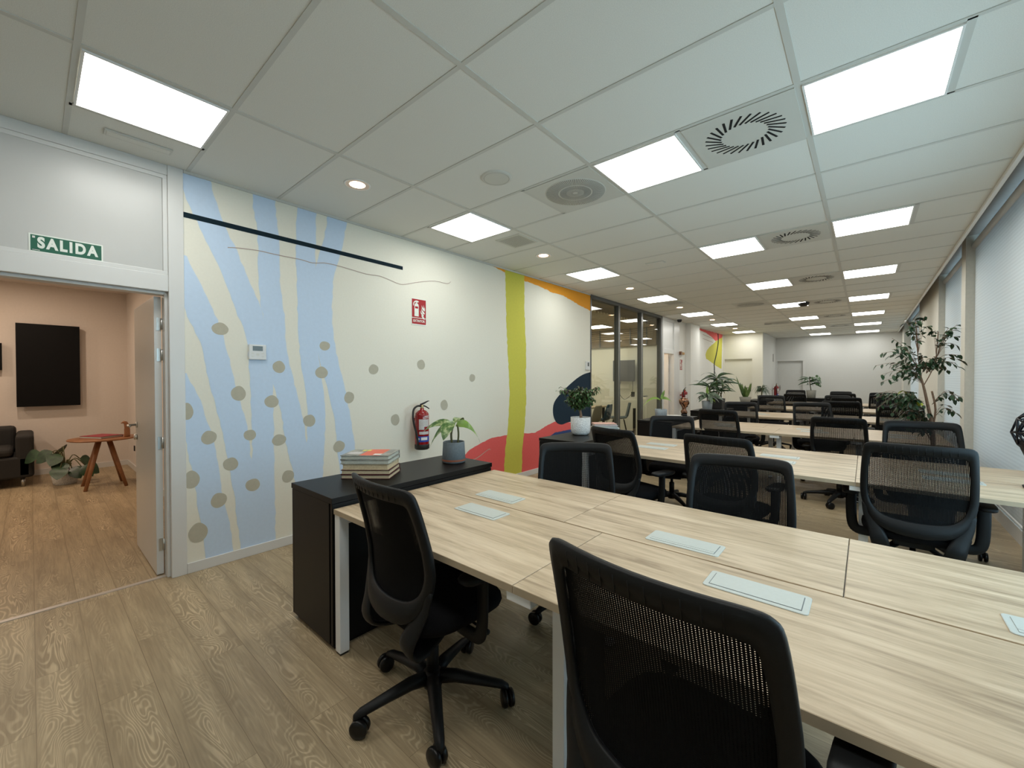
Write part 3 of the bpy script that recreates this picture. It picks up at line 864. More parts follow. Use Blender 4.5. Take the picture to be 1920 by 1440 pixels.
for k in range(6):
    y0 = 1.0 + BW * k
    # front row of the bench
    if k == 1: cols = [(0, 1.0), (1.0, 1.01), (2.01, 0.955)]
    elif k == 0: cols = [(0, 1.2), (1.2, 1.2), (2.4, 0.565)]
    else: cols = [(0, 1.2), (1.2, 0.76), (1.96, 0.76)]
    for i, (x, w_) in enumerate(cols):
        last = i == len(cols) - 1
        legs = [(0.0, 'end')] if i == 0 else [(-0.03, 'mid')]
        if last: legs.append((w_ - 0.05, 'end'))
        sk = w_ > 0.7
        d = desk(('f', round(w_, 2), i), w_, w_ / 2, 'f', legs, sk)
        d.location = (DX + x, y0, 0)
        pos = ('at its left end', 'in its middle', 'at its window end')[i]
        d['label'] = 'light oak desk on the near side of the %s bench, %s' % (ORD[k], pos)
        d['group'] = 'desks along the near sides of the benches'
    cols = [(0, 1.0), (1.0, 1.01), (2.01, 0.955 if k < 2 else 0.71)]
    for i, (x, w_) in enumerate(cols):
        last = i == len(cols) - 1
        legs = [(0.0, 'end')] if i == 0 else [(-0.03, 'mid')]
        if last: legs.append((w_ - 0.05, 'end'))
        d = desk(('b', round(w_, 2), i), w_, w_ / 2 + (0.0 if i else 0.0), 'b', legs)
        d.location = (DX + x, y0 + 0.602, 0)
        pos = ('at its left end', 'in its middle', 'at its window end')[i]
        d['label'] = 'light oak desk on the far side of the %s bench, %s' % (ORD[k], pos)
        d['group'] = 'desks along the far sides of the benches'

# ---------------------------------------------------------------- low black cabinets
def make_cabinet():
    t = thing('low_cabinet', '', 'cabinet')
    b = MB()
    b.box((0, 0, 0.03), (0.018, 1.18, 0.762), 'black'); b.box((0.018, 0, 0.03), (0.46, 0.018, 0.762), 'black')
    b.box((0.018, 1.162, 0.03), (0.46, 1.18, 0.762), 'black'); b.box((0.018, 0.018, 0.03), (0.46, 1.162, 0.05), 'black')
    b.box((0.018, 0.018, 0.74), (0.46, 1.162, 0.762), 'black')
    b.box((0.018, 0.58, 0.05), (0.46, 0.60, 0.74), 'black')
    b.box((0.475, 0, 0.03), (0.495, 1.18, 0.762), 'black')
    b.build('body', t, bevel=0.0015)
    b = MB(); b.box((-0.002, -0.004, 0.7655), (0.500, 1.184, 0.795), 'black'); b.build('worktop', t, bevel=0.0015)
    b = MB(); b.box((0.02, 0.02, 0), (0.47, 1.16, 0.03), 'black'); b.build('plinth', t)
    for y0, y1 in ((0.02, 0.588), (0.592, 1.16)):
        d = MB(); d.box((0.460, y0, 0.05), (0.4745, y1, 0.738), 'black'); d.build('door', t, bevel=0.001)
    return t
cab0 = make_cabinet()
what = ['nearest, carrying a stack of books and a drooping grey-potted plant', 'second from the camera, carrying the small tree in a white pot',
        'third from the camera, carrying the bronze trophy', 'fourth from the camera, carrying a variegated plant',
        'fifth from the camera, carrying the aloe', 'farthest at the left end of the last bench']
for k in range(6):
    c_ = cab0 if k == 0 else copy_tree(cab0)
    c_.location = (1.155, 1.0 + BW * k - (0.004 if k == 0 else 0), 0)
    c_['label'] = 'low black cabinet, ' + what[k]
    c_['group'] = 'low black cabinets at the left ends of the benches'

# ---------------------------------------------------------------- office chair
def yprof(z):
    K = [(0.30, -0.19), (0.36, -0.225), (0.42, -0.238), (0.50, -0.222), (0.58, -0.205), (0.66, -0.205), (0.76, -0.222), (0.88, -0.252), (1.02, -0.292)]
    for (a, ya), (b_, yb) in zip(K[:-1], K[1:]):
        if z <= b_:
            t = (z - a) / (b_ - a); t = max(0, t)
            return ya + (yb - ya) * t
    return K[-1][1]
def back_pt(s_, z, off=0.0):
    return (s_, yprof(z) + 0.75 * s_ * s_ + off, z)
def make_chair(name='office_chair', arms=True):
    t = thing(name, '', 'chair')
    outer = [(0, 1.0), (.11, 1.0), (.195, .998), (.226, .987), (.239, .958), (.247, .86), (.252, .74), (.248, .65), (.229, .575), (.184, .505), (.120, .466), (0, .452)]
    inner = [(0, .936), (.11, .936), (.175, .934), (.194, .927), (.203, .906), (.211, .83), (.215, .72), (.210, .655), (.194, .605), (.160, .566), (.108, .546), (0, .538)]
    def loop(L):
        R_ = L[:-1]; full = L + [(-x, z) for x, z in reversed(L[1:-1])]
        c_ = catmull([(x, z, 0) for x, z in full], 3, True)
        return [(p.x, p.y) for p in c_]
    O, I = loop(outer), loop(inner); n = len(O)
    def mixl(f, off):
        return [back_pt(o[0] * (1 - f) + i[0] * f, o[1] * (1 - f) + i[1] * f, off) for o, i in zip(O, I)]
    b = MB()
    rings = [mixl(0, -0.004), mixl(0.06, -0.012), mixl(0.5, -0.015), mixl(0.94, -0.010), mixl(1.0, -0.002), mixl(0.94, 0.006), mixl(0.5, 0.010), mixl(0.06, 0.008)]
    vs_ = [p for r_ in rings for p in r_]; fs = []
    for i in range(8):
        for k in range(n):
            a, c_ = i * n, ((i + 1) % 8) * n
            fs.append((a + k, a + (k + 1) % n, c_ + (k + 1) % n, c_ + k))
    b.add(vs_, fs, 'plastic', True)
    # short ribs on the top band
    rb = b
    for i in range(11):
        x = -0.16 + 0.032 * i
        p, q = back_pt(x, 0.947, -0.0155), back_pt(x, 0.985, -0.0125)
        rb.tube([p, q], 0.0016, 'plastic', 5)
    b.build('back_frame', t)
    m_ = MB(); K = 6; cz = 0.74
    for off in (0.0060, 0.0043):            # a double-knit mesh: two layers of threads
        vs_ = [back_pt(0, cz, off)]; fs = []
        for k in range(1, K + 1):
            f = k / K
            vs_ += [back_pt(i[0] * f * 1.01, cz + (i[1] - cz) * f * 1.01, off) for i in I]
        for i in range(n): fs.append((0, 1 + i, 1 + (i + 1) % n))
        for k in range(K - 1):
            for i in range(n):
                a, c_ = 1 + k * n, 1 + (k + 1) * n
                fs.append((a + i, c_ + i, c_ + (i + 1) % n, a + (i + 1) % n))
        m_.add(vs_, fs, 'fabric', True)
    m_.build('back_mesh', t)
    for s_ in (-1, 1):
        p = [back_pt(.226 * s_, .61), back_pt(.210 * s_, .54), back_pt(.182 * s_, .47), (.160 * s_, -.225, .405), (.148 * s_, -.200, .355), (.120 * s_, -.13, .338), (.08 * s_, -.04, .345), (.05 * s_, .03, .360)]
        p = catmull(p, 3); k = len(p)
        wd = [0.018 + 0.026 * min(1, i / (k * 0.40)) for i in range(k)]
        a = MB(); a.tube(p, wd, 'plastic', 10, flat=[0.011] * k, up=(0, 1, 0.2)); a.build('back_arm', t)
    # seat
    s2 = MB(); loops = []
    for z, f in ((.402, .80), (.404, .90), (.418, .965), (.440, 1.0), (.462, .985), (.474, .93), (.479, .80), (.480, .5), (.480, .1)):
        L = []
        for k in range(32):
            a = 2 * PI * k / 32
            ca, sa = math.cos(a), math.sin(a)
            x = .245 * math.copysign(abs(ca) ** 0.55, ca) * f
            y = .235 * math.copysign(abs(sa) ** 0.6, sa) * f + 0.035
            L.append((x, y, z - (0.02 * max(0, (y - .15)) / .12 if y > .15 else 0)))
        loops.append(L)
    s2.loft(loops, 'cushion'); s2.build('seat', t)
    u = MB(); u.box((-.09, -.10, .352), (.09, .16, .402), 'plastic')
    u.tube([(0.09, .08, .375), (0.235, .08, .372)], 0.006, 'plastic'); u.tube([(0.235, .08, .372), (0.275, .08, .370)], 0.011, 'plastic')
    u.tube([(-0.09, .02, .375), (-0.215, .02, .375)], 0.006, 'plastic')
    u.build('tilt_mechanism', t, bevel=0.01)
    g = MB(); g.lathe([(0.0, .12), (.027, .12), (.027, .245), (.024, .25), (.0145, .25), (.0145, .355), (0, .355)], 'plastic', 16, close=False); g.build('gas_lift', t)
    h = MB(); h.lathe([(0.0, .07), (.040, .072), (.046, .09), (.044, .128), (.030, .142), (0.0, .142)], 'plastic', 20, close=False)
    for k in range(5):
        a = math.radians(-102 + 72 * k); ca, sa = math.cos(a), math.sin(a)
        P = [(.030 * ca, .030 * sa, .112), (.10 * ca, .10 * sa, .115), (.20 * ca, .20 * sa, .100), (.300 * ca, .300 * sa, .083), (.321 * ca, .321 * sa, .072), (.322 * ca, .322 * sa, .055)]
        h.tube(P, [.032, .029, .024, .020, .017, .013], 'plastic', 8, flat=[.028, .025, .020, .016, .015, .013], up=(0, 0, 1))
    base = h.build('star_base', t)
    for k in range(5):
        a = math.radians(-102 + 72 * k); ca, sa = math.cos(a), math.sin(a)
        cx, cy = .322 * ca, .322 * sa
        th = a + 0.9 + 1.3 * k
        ax = Vector((math.cos(th), math.sin(th), 0)); fw = Vector((-ax.y, ax.x, 0))
        q = MB()
        for s_ in (-1, 1):
            prof = [(0.0, .004), (.027, .004), (.0345, .006), (.036, .010), (.036, .020), (.032, .025), (.014, .026), (0.0, .026)]
            vs_, fs = [], []
            for (r_, hh) in prof:
                for j in range(18):
                    ph = 2 * PI * j / 18
                    c3_ = Vector((cx, cy, .036)) + fw * (0.016 + r_ * math.cos(ph)) + Vector((0, 0, 1)) * (r_ * math.sin(ph)) + ax * (s_ * hh)
                    vs_.append(tuple(c3_))
            for i in range(len(prof) - 1):
                for j in range(18):
                    fs.append((i * 18 + j, i * 18 + (j + 1) % 18, (i + 1) * 18 + (j + 1) % 18, (i + 1) * 18 + j))
            q.add(vs_, fs, 'gloss', True)
        q.tube([(cx, cy, .062), (cx, cy, .045), tuple(Vector((cx, cy, .03)) + fw * .014)], .008, 'gloss', 8)
        q.build('caster', t)
    if arms:
        for s_ in (-1, 1):
            a = MB()
            a.tube(catmull([(.09 * s_, .03, .372), (.22 * s_, .03, .368), (.272 * s_, .03, .378), (.292 * s_, .03, .42), (.298 * s_, .03, .52), (.298 * s_, .03, .625)], 4), 0.030, 'plastic', 10, flat=0.013, up=(1, 0, 0.01))
            a.tube([(.306 * s_, .03, .56), (.325 * s_, .03, .56)], .006, 'plastic', 6)
            ar = a.build('armrest', t)
            p = MB(); L = []
            for z, f in ((.622, .85), (.628, .97), (.640, 1.0), (.648, .95), (.651, .8)):
                L.append([(.300 * s_ + .046 * f * math.copysign(abs(math.cos(2 * PI * k / 24)) ** .6, math.cos(2 * PI * k / 24)),
                           .045 + .125 * f * math.copysign(abs(math.sin(2 * PI * k / 24)) ** .5, math.sin(2 * PI * k / 24)), z) for k in range(24)])
            p.loft(L, 'plastic'); p.build('arm_pad', ar)
    return t
proto_chair = make_chair()
CH = [
 # top-centre x, y, top height, rotation (deg, 0 = sitter faces away from the camera), label
 (2.27, .845, 1.012, -4, 'black mesh chair in the left foreground, showing its star base and casters'),
 (3.385, .725, 1.034, -6, 'large black mesh chair in the right foreground, cut by the bottom edge'),
 (3.945, 3.28, 1.012, 0, 'black mesh chair with both armrests showing, rear view at right, second bench'),
 (2.08, 3.14, .980, -16, 'black mesh chair beside the white-potted small tree, at the second bench'),
 (2.90, 3.14, .985, -8, 'black mesh chair half hidden by a dark chair, middle of the second bench'),
 (2.21, 2.42, .958, 215, 'black chair facing the camera at the far side of the nearest bench, left'),
 (3.20, 2.50, .975, 188, 'black chair facing the camera at the far side of the nearest bench, centre'),
 (1.98, 4.92, .955, 200, 'black chair facing the camera behind the second bench, in front of the glass partition'),
 (4.07, 4.95, 1.025, 184, 'black chair facing the camera in front of the tall fig tree'),
 (2.26, 5.72, .995, -6, 'black mesh chair at the third bench, right of the bronze trophy'),
 (3.49, 5.6, .975, -2, 'black mesh chair at the third bench, left of the fig tree'),
 (2.12, 7.75, 1.005, 196, 'black chair facing the camera at the far side of the third bench, left'),
 (3.10, 7.45, 1.045, 204, 'wide black chair back facing the camera at the far side of the third bench, centre'),
 (3.42, 8.15, 1.04, -2, 'black chair just behind the wide one, at the near side of the fourth bench'),
 (4.08, 7.75, 1.01, 0, 'black mesh chair behind the fig trunk at the fourth bench'),
 (2.22, 10.0, 1.045, 196, 'black chair facing the camera at the far side of the fourth bench, left'),
 (3.42, 10.4, 1.02, -2, 'black mesh chair at the fifth bench, centre'),
 (4.10, 10.1, 1.06, 184, 'black chair facing the camera, far side of the fourth bench, behind the fig leaves'),
 (2.33, 12.75, 1.00, 2, 'black mesh chair at the near side of the farthest bench, left'),
 (2.15, 14.7, 1.055, 180, 'black chair at the far side of the farthest bench, left'),
 (3.30, 12.8, 1.03, 0, 'black mesh chair at the near side of the farthest bench, centre'),
 (3.19, 14.75, 1.03, 180, 'black chair at the far side of the farthest bench, centre, topmost of its cluster'),
 (4.02, 12.8, 1.00, 0, 'black mesh chair at the near side of the farthest bench, right'),
 (4.03, 14.75, 1.01, 180, 'black chair at the far side of the farthest bench, right'),
 (3.22, 12.25, 1.00, 180, 'black chair at the far side of the fifth bench, centre'),
]
for i, (x, y, z, rz, lab) in enumerate(CH):
    c_ = proto_chair if i == 0 else copy_tree(proto_chair)
    a = math.radians(rz)
    # the backrest top sits 0.285 behind the column
    c_.location = (x - 0.285 * math.sin(a), y + 0.285 * math.cos(a), 0)
    c_.rotation_euler = (0, 0, a)
    c_['label'] = lab; c_['group'] = 'black mesh office chairs at the benches'
    dz = z - 1.0
    # seat height: the upper parts ride up or down on the gas lift
    for k in kids(c_):
        if k.name.split('.')[0] not in ('star_base', 'caster', 'gas_lift'):
            k.location.z += dz
# ---------------------------------------------------------------- ceiling fixtures
def make_panel():
    t = thing('ceiling_light', '', 'light')
    f = MB()
    for a, b_ in (((0.016, 0.016, -0.008), (0.026, 0.584, 0.002)), ((0.574, 0.016, -0.008), (0.584, 0.584, 0.002)),
                  ((0.026, 0.016, -0.008), (0.574, 0.026, 0.002)), ((0.026, 0.574, -0.008), (0.574, 0.584, 0.002))):
        f.box(a, b_, 'trimw')
    f.build('light_frame', t)
    d = MB(); d.add([(0.026, 0.026, -0.006), (0.574, 0.026, -0.006), (0.574, 0.574, -0.006), (0.026, 0.574, -0.006)], [(0, 3, 2, 1)], 'panel')
    o = d.build('light_panel', t)
    return t
pan0 = None
colname = {0: 'left column along the mural wall', 1: 'middle column', 2: 'right column nearest the windows'}
place = {-3: 'overhead at the camera', 1: 'nearest', 5: 'second', 9: 'third', 13: 'fourth', 17: 'fifth', 21: 'sixth', 25: 'farthest'}
for r in (-3, 1, 5, 9, 13, 17, 21, 25):
    for ci, x in enumerate((LB - 0.6, LA, LC)):
        if r == 25 and ci == 0: continue
        if r == -7 and ci == 0: continue
        if pan0 is None: o = pan0 = make_panel()
        else: o = copy_tree(pan0)
        o.location = (x, row(r), H - 0.004)
        if r == -7: lab = 'lit square ceiling panel behind the camera, %s' % colname[ci]
        elif r == -3 and ci == 0: lab = 'lit square ceiling panel at the upper left, above the entrance door'
        else: lab = 'lit square ceiling panel, %s from the camera in the %s' % (place[r] if r > -3 else 'out of view overhead', colname[ci])
        if r == -3 and ci: lab = 'lit square ceiling panel above the top edge of the photo, %s' % colname[ci]
        o['label'] = lab; o['group'] = 'lit square ceiling panels'
def make_swirl():
    t = thing('swirl_vent', '', 'vent')
    p = MB(); p.box((0.016, 0.014, -0.004), (0.585, 0.586, 0.002), 'ventplate'); p.build('vent_plate', t)
    s = MB(); n = 28
    for k in range(n):
        a = 2 * PI * k / n
        p0 = Vector((0.30 + 0.125 * math.cos(a), 0.30 + 0.125 * math.sin(a), 0)); p1 = Vector((0.30 + 0.215 * math.cos(a + .35), 0.30 + 0.215 * math.sin(a + .35), 0))
        d = (p1 - p0).normalized(); q = Vector((-d.y, d.x, 0)) * 0.0068
        z = -0.0048
        s.add([tuple(p0 - q + Vector((0, 0, z))), tuple(p1 - q + Vector((0, 0, z))), tuple(p1 + q + Vector((0, 0, z))), tuple(p0 + q + Vector((0, 0, z)))], [(0, 3, 2, 1)], 'slot')
    s.build('vent_slot', t)
    return t
sw0 = None
for r in (1, 5, 9, 13, 17, 21):
    if sw0 is None: o = sw0 = make_swirl()
    else: o = copy_tree(sw0)
    o.location = (LA + 0.6, row(r), H - 0.004)
    o['label'] = 'square swirl vent with black slots, %s from the camera, beside a ceiling panel' % place[r]
    o['group'] = 'swirl vents in the ceiling'
def make_radial(mat='grille'):
    t = thing('round_grille', '', 'vent')
    p = MB(); p.box((0.016, 0.014, -0.003), (0.585, 0.586, 0.002), 'ventplate'); p.build('vent_plate', t)
    s = MB(); n = 96
    s.lathe([(0.0, -0.006), (0.235, -0.006), (0.240, -0.003)], 'ventplate', 48, (0.3, 0.3, 0), close=False)
    for k in range(n):
        a = 2 * PI * k / n
        for r0, r1 in ((0.02 if k % 2 == 0 else 0.07, 0.125), (0.135, 0.232)):
            d = Vector((math.cos(a), math.sin(a), 0)); q = Vector((-d.y, d.x, 0))
            w0, w1 = 0.0004 + r0 * 0.0095, 0.0004 + r1 * 0.0095
            s.add([(0.3 + d.x * r0 - q.x * w0, 0.3 + d.y * r0 - q.y * w0, -0.0072), (0.3 + d.x * r1 - q.x * w1, 0.3 + d.y * r1 - q.y * w1, -0.0072),
                   (0.3 + d.x * r1 + q.x * w1, 0.3 + d.y * r1 + q.y * w1, -0.0072), (0.3 + d.x * r0 + q.x * w0, 0.3 + d.y * r0 + q.y * w0, -0.0072)], [(0, 3, 2, 1)], mat)
    s.build('radial_grille', t)
    return t
g0 = make_radial(); g0.location = (LB + 0.6, row(1), H - 0.004)
g0['label'] = 'round grille of fine radial slots beside the nearest middle ceiling panel'; g0['group'] = 'round radial grilles'
for y, lab in ((row(12) , 'faint round grille in the middle distance of the ceiling, left of the panels'), (row(18), 'faint round grille far down the ceiling')):
    o = copy_tree(g0); o.location = (LB + 0.6, y, H - 0.004); o['label'] = lab; o['group'] = 'round radial grilles'
dl = None
for k in range(7):
    if dl is None:
        dl = thing('downlight', '', 'downlight')
        f = MB(); f.lathe([(0.098, -0.001), (0.096, -0.006), (0.088, -0.006), (0.080, -0.002)], 'trimw', 32, close=False); f.build('rim', dl)
        f = MB(); f.lathe([(0.088, -0.0055), (0.070, -0.0035), (0.052, -0.0015)], 'peach', 32, close=False); f.build('reflector', dl)
        f = MB(); f.lathe([(0.058, -0.0022), (0.0, -0.0022)], 'warm', 24, close=False); f.build('bulb', dl)
        o = dl
    else: o = copy_tree(dl)
    o.location = (0.74, 1.65 + 2.412 * (k - 0), H)
    if k == 6: o.location = (0.74, -0.76, H)
    o['label'] = 'round warm downlight, %s from the camera along the left wall' % ORD[k] if k < 6 else 'round warm downlight out of view above the entrance'
    o['group'] = 'warm downlights along the left wall'
def disc(name, label, cat, x, y, r_, h_, mat):
    b = MB(); b.lathe([(0.0, -h_), (r_ * 0.8, -h_), (r_ * 0.95, -h_ * 0.8), (r_, 0.0)], mat, 32, (0, 0, 0), close=False)
    b.lathe([(r_ * 0.82, -h_ - 0.0006), (r_ * 0.80, -h_ - 0.0006)], 'grille', 32, close=False)
    o = b.build(name, loc=(x, y, H)); return tag(o, label, cat)
disc('ceiling_speaker', 'round white ceiling speaker left of the fine radial grille', 'speaker', 1.624, 2.268, 0.115, 0.010, 'ventplate')
disc('ceiling_sensor', 'small round sensor far down the ceiling near the farthest downlight', 'sensor', 1.68, 13.1, 0.09, 0.02, 'grille')
def strip(x0, y0, x1, y1, label):
    b = MB(); b.box((0, 0, -0.010), (x1 - x0, y1 - y0, 0), 'ventplate'); o = b.build('emergency_light', loc=(x0, y0, H), bevel=0.003)
    l = MB(); l.box((0.012, 0.012, -0.0115), (x1 - x0 - 0.012, y1 - y0 - 0.012, -0.0095), 'tile'); l.build('light_cover', o)
    return tag(o, label, 'light', 'slim emergency lights in the ceiling')
strip(0.20, 0.30, 0.28, 0.62, 'slim rectangular emergency light below the upper left ceiling panel')
o = strip(1.53, 5.21, 1.76, 5.31, 'small grey rectangular emergency light in the middle of the ceiling')
sq = MB(); sq.box((0, 0, -0.006), (0.33, 0.33, 0), 'ventplate')
for i in range(15):
    for j in range(15):
        x, y = 0.03 + i * 0.0186, 0.03 + j * 0.0186
        sq.add([(x, y, -0.0066), (x + .012, y, -0.0066), (x + .012, y + .012, -0.0066), (x, y + .012, -0.0066)], [(0, 3, 2, 1)], 'ventmesh')
o = tag(sq.build('square_vent', loc=(0.67, 3.28, H)), 'square perforated vent beside the nearest wall-side panel', 'vent', 'square perforated vents')
for y, lab in ((8.1, 'square perforated vent beyond the third panel of the left column'), (12.9, 'square perforated vent beyond the fifth panel of the left column')):
    c_ = o.copy(); COL.objects.link(c_); c_.location = (0.67, y, H); c_['label'] = lab
b = MB(); b.lathe([(0.0, -.085), (.05, -.08), (.085, -.055), (.10, -.02), (.05, -.015), (.04, 0)], 'rubber', 24, close=False)
tag(b.build('dome_camera', loc=(2.78, 9.87, H)), 'black dome device hanging beside a far ceiling panel', 'camera')
b = MB(); b.lathe([(0.0, -.07), (.04, -.06), (.055, -.03), (.055, 0)], 'rubber', 20, close=False)
tag(b.build('dome_camera', loc=(0.12, 10.72, H)), 'small black dome camera at the ceiling above the second door', 'camera')

# ---------------------------------------------------------------- signs and wall devices
s = thing('exit_sign', 'green exit sign above the entrance door', 'sign', (-0.006, 0.155, 2.2115))
b = MB(); b.box((0, -0.155, -0.0535), (0.003, 0.155, 0.0535), 'signwhite'); b.build('sign_plate', s)
b = MB(); b.box((0.003, -0.148, -0.0465), (0.0034, 0.148, 0.0465), 'signgreen'); b.build('sign_field', s)
text_mesh('SALIDA', 0.086, 'signwhite', on_wall(0.0036, 0.004, 0.002), 'lettering', s, bold=0.0042, sx=0.72, spacing=1.30)
b = MB(); b.quad([(0.0038, -0.141, 0.028), (0.0038, -0.130, 0.028), (0.0038, -0.130, 0.040), (0.0038, -0.141, 0.040)], 'chrome')
b.quad([(0.0038, -0.141, -0.042), (0.0038, -0.112, -0.042), (0.0038, -0.112, -0.039), (0.0038, -0.141, -0.039)], 'chrome'); b.build('small_print', s)
def fire_sign(y, z, hh, wd, label):
    s = thing('fire_extinguisher_sign', label, 'sign', (0.0, y, z), 0, 'red extinguisher signs')
    b = MB(); b.box((0.0005, -wd / 2, -hh / 2), (0.003, wd / 2, hh / 2), 'signwhite'); b.build('sign_plate', s)
    f = MB(); u = wd / 2 * 0.93
    zb, zs = -hh / 2 + 0.012, -hh / 2 + hh * 0.27
    f.box((0.003, -u, zs + 0.004), (0.0034, u, hh / 2 - 0.008), 'signred'); f.box((0.003, -u, zb), (0.0034, u, zs - 0.003), 'signred'); f.build('sign_field', s)
    g = MB(); X_ = 0.0037
    def P(pts, mat='signwhite', off=0): g.poly([(X_ + off, a * wd, c * hh) for a, c in pts], mat)
    P([(-.30, -.17), (-.02, -.17), (-.02, .24), (-.06, .30), (-.12, .32), (-.12, .36), (-.20, .36), (-.20, .32), (-.26, .30), (-.30, .24)])
    P([(-.26, .12), (-.06, .12), (-.06, .20), (-.26, .20)], 'signred', 0.0003)
    P([(-.21, .34), (-.12, .34), (-.02, .37), (-.02, .40), (-.10, .42), (-.20, .42), (-.32, .38), (-.38, .30), (-.38, .22), (-.34, .22), (-.32, .30), (-.26, .36)])
    for k, (a, c) in enumerate([(.30, .24), (.18, .22), (.16, .10), (.10, .02), (.16, -.10)]):
        P([(a, c + .06), (a + .05, c - .02), (a + .14, c - .06), (a + .22, c - .12), (a + .20, c - .17), (a + .08, c - .13), (a + .01, c - .05)] if k != 0 else
          [(a, c + .06), (a + .03, c - .02), (a + .10, c - .09), (a + .08, c - .15), (a, c - .04)])
    g.build('pictogram', s)
    text_mesh('EXTINTOR', hh * 0.125, 'signwhite', on_wall(0.0037, 0, (zb + zs) / 2), 'lettering', s, bold=0.0008, sx=0.86)
    return s
fire_sign(2.771, 2.137, 0.29, 0.20, 'red fire extinguisher sign on the cream wall above the nearest extinguisher')
fire_sign(11.20, 1.77, 0.29, 0.20, 'small distant red extinguisher sign beside the second door')
def extinguisher(y, z, x0, label, mirror=1):
    t = thing('fire_extinguisher', label, 'fire extinguisher', (x0, y, z), 0, 'red fire extinguishers')
    b = MB(); b.lathe([(0.0, 0.02), (.070, 0.02), (.074, .05), (.074, .355), (.068, .385), (.045, .41), (.022, .42), (.020, .44), (0, .44)], 'redpaint', 32, close=False); b.build('cylinder', t)
    b = MB(); b.lathe([(0.0, 0.0), (.064, 0.0), (.077, .010), (.0775, .05), (.074, .058)], 'rubber', 32, close=False); b.build('base_boot', t)
    v = MB(); v.lathe([(.016, .44), (.018, .462), (.012, .475), (0, .476)], 'brass', 16, close=False); v.build('valve', t)
    h = MB(); h.tube([(0, -.02, .478), (0, .03, .492), (0, .075, .510), (0, .095, .512)], [.010, .012, .009, .007], 'rubber', 8, flat=[.008, .010, .006, .004]); h.tube([(0, .0, .470), (0, .05, .455), (0, .095, .428)], [.008, .007, .006], 'rubber', 8); h.build('handle', t)
    k = MB(); k.tube(catmull([(0, -.012, .462), (0, -.06, .463), (0, -.105, .43), (.01, -.122, .36), (.02, -.118, .28), (.03, -.095, .18), (.035, -.082, .09), (.03, -.080, .05)], 5), 0.0105, 'rubber', 10); k.build('hose', t)
    l = MB()
    def patch(a0, a1, z0, z1, mat, rr=0.0748):
        n = 8; vs_ = []; 
        for i in range(n + 1):
            a = math.radians(a0 + (a1 - a0) * i / n)
            vs_ += [(rr * math.cos(a), rr * math.sin(a), z0), (rr * math.cos(a), rr * math.sin(a), z1)]
        l.add(vs_, [(2 * i, 2 * i + 2, 2 * i + 3, 2 * i + 1) for i in range(n)], mat, True)
    patch(-62, 28, .245, .325, 'label'); patch(-62, -20, .215, .245, 'label'); patch(-30, 30, .335, .342, 'bookwhite'); patch(-15, 30, .352, .360, 'bookwhite')
    patch(-60, 25, .165, .195, 'label'); patch(-80, 40, .085, .145, 'labelblue'); patch(-45, 10, .105, .135, 'bookwhite', 0.0752); patch(-72, -56, .108, .128, 'bookwhite', 0.0752)
    l.build('printed_label', t)
    w_ = MB(); w_.box((-x0, -.02, .30), (-.070, .02, .33), 'redpaint'); w_.build('wall_bracket', t)
    return t
extinguisher(2.72, 0.655, 0.115, 'red fire extinguisher with black hose hanging on the cream wall behind the drooping plant')
extinguisher(11.15, 0.66, 0.115, 'distant red fire extinguisher beside the second door behind the bronze trophy')
e3 = extinguisher(17.4, 0.72, 0.1, 'farthest red fire extinguisher, at the far corner near the grey door'); e3.location = (1.29, 17.35, 0.72)

s = thing('thermostat', 'white thermostat with grey screen on the blue painted branch', 'thermostat', (0.0, 1.186, 1.622))
b = MB(); b.box((0.0, -0.062, -0.060), (0.020, 0.062, 0.060), 'joinery'); b.build('case', s, bevel=0.004)
b = MB(); b.box((0.020, -0.036, 0.010), (0.0206, 0.036, 0.048), 'lcd'); b.build('display', s)
b = MB()
for y in (-0.045, 0.028):
    for z in (-0.012, -0.038): b.box((0.0198, y, z), (0.0206, y + 0.018, z + 0.006), 'ventplate')
b.box((0.0198, -0.010, -0.028), (0.0206, 0.010, -0.010), 'ventplate'); b.build('button', s)
s = thing('thermostat', 'small white controller on the wall beside the glass partition', 'thermostat', (0.0, 6.365, 1.635))
b = MB(); b.box((0.0, -0.07, -0.075), (0.02, 0.07, 0.075), 'joinery'); b.build('case', s, bevel=0.004)
b = MB(); b.box((0.020, -0.02, -0.01), (0.0206, 0.03, 0.055), 'lcd'); b.build('display', s)
b = MB(); b.box((0, 0, 0), (0.01, 0.03, 0.10), 'lcd'); b.box((0.0, -0.03, 0.03), (0.06, 0.0, 0.075), 'goldsign')
b = MB(); b.box((0.0, -0.16, -0.03), (0.05, 0.12, 0.03), 'goldsign'); b.box((0.0, -0.20, -0.045), (0.07, -0.12, 0.045), 'bronze')
tag(b.build('direction_sign', loc=(0.0, 11.22, 2.07), bevel=0.004), 'small golden wooden sign on the wall above the distant extinguisher sign', 'sign')
b = MB(); b.box((0.0, -0.09, -0.14), (0.004, 0.09, 0.14), 'grille'); tag(b.build('wall_plaque', loc=(1.17, 17.45, 2.15)), 'narrow grey plaque on the bluish return wall', 'plaque')
b = MB(); b.box((-0.05, -0.012, -0.09), (0.05, 0.0, 0.09), 'rubber'); tag(b.build('keypad', loc=(1.08, YA, 1.07), bevel=0.004), 'black keypad beside the cream far door', 'keypad')

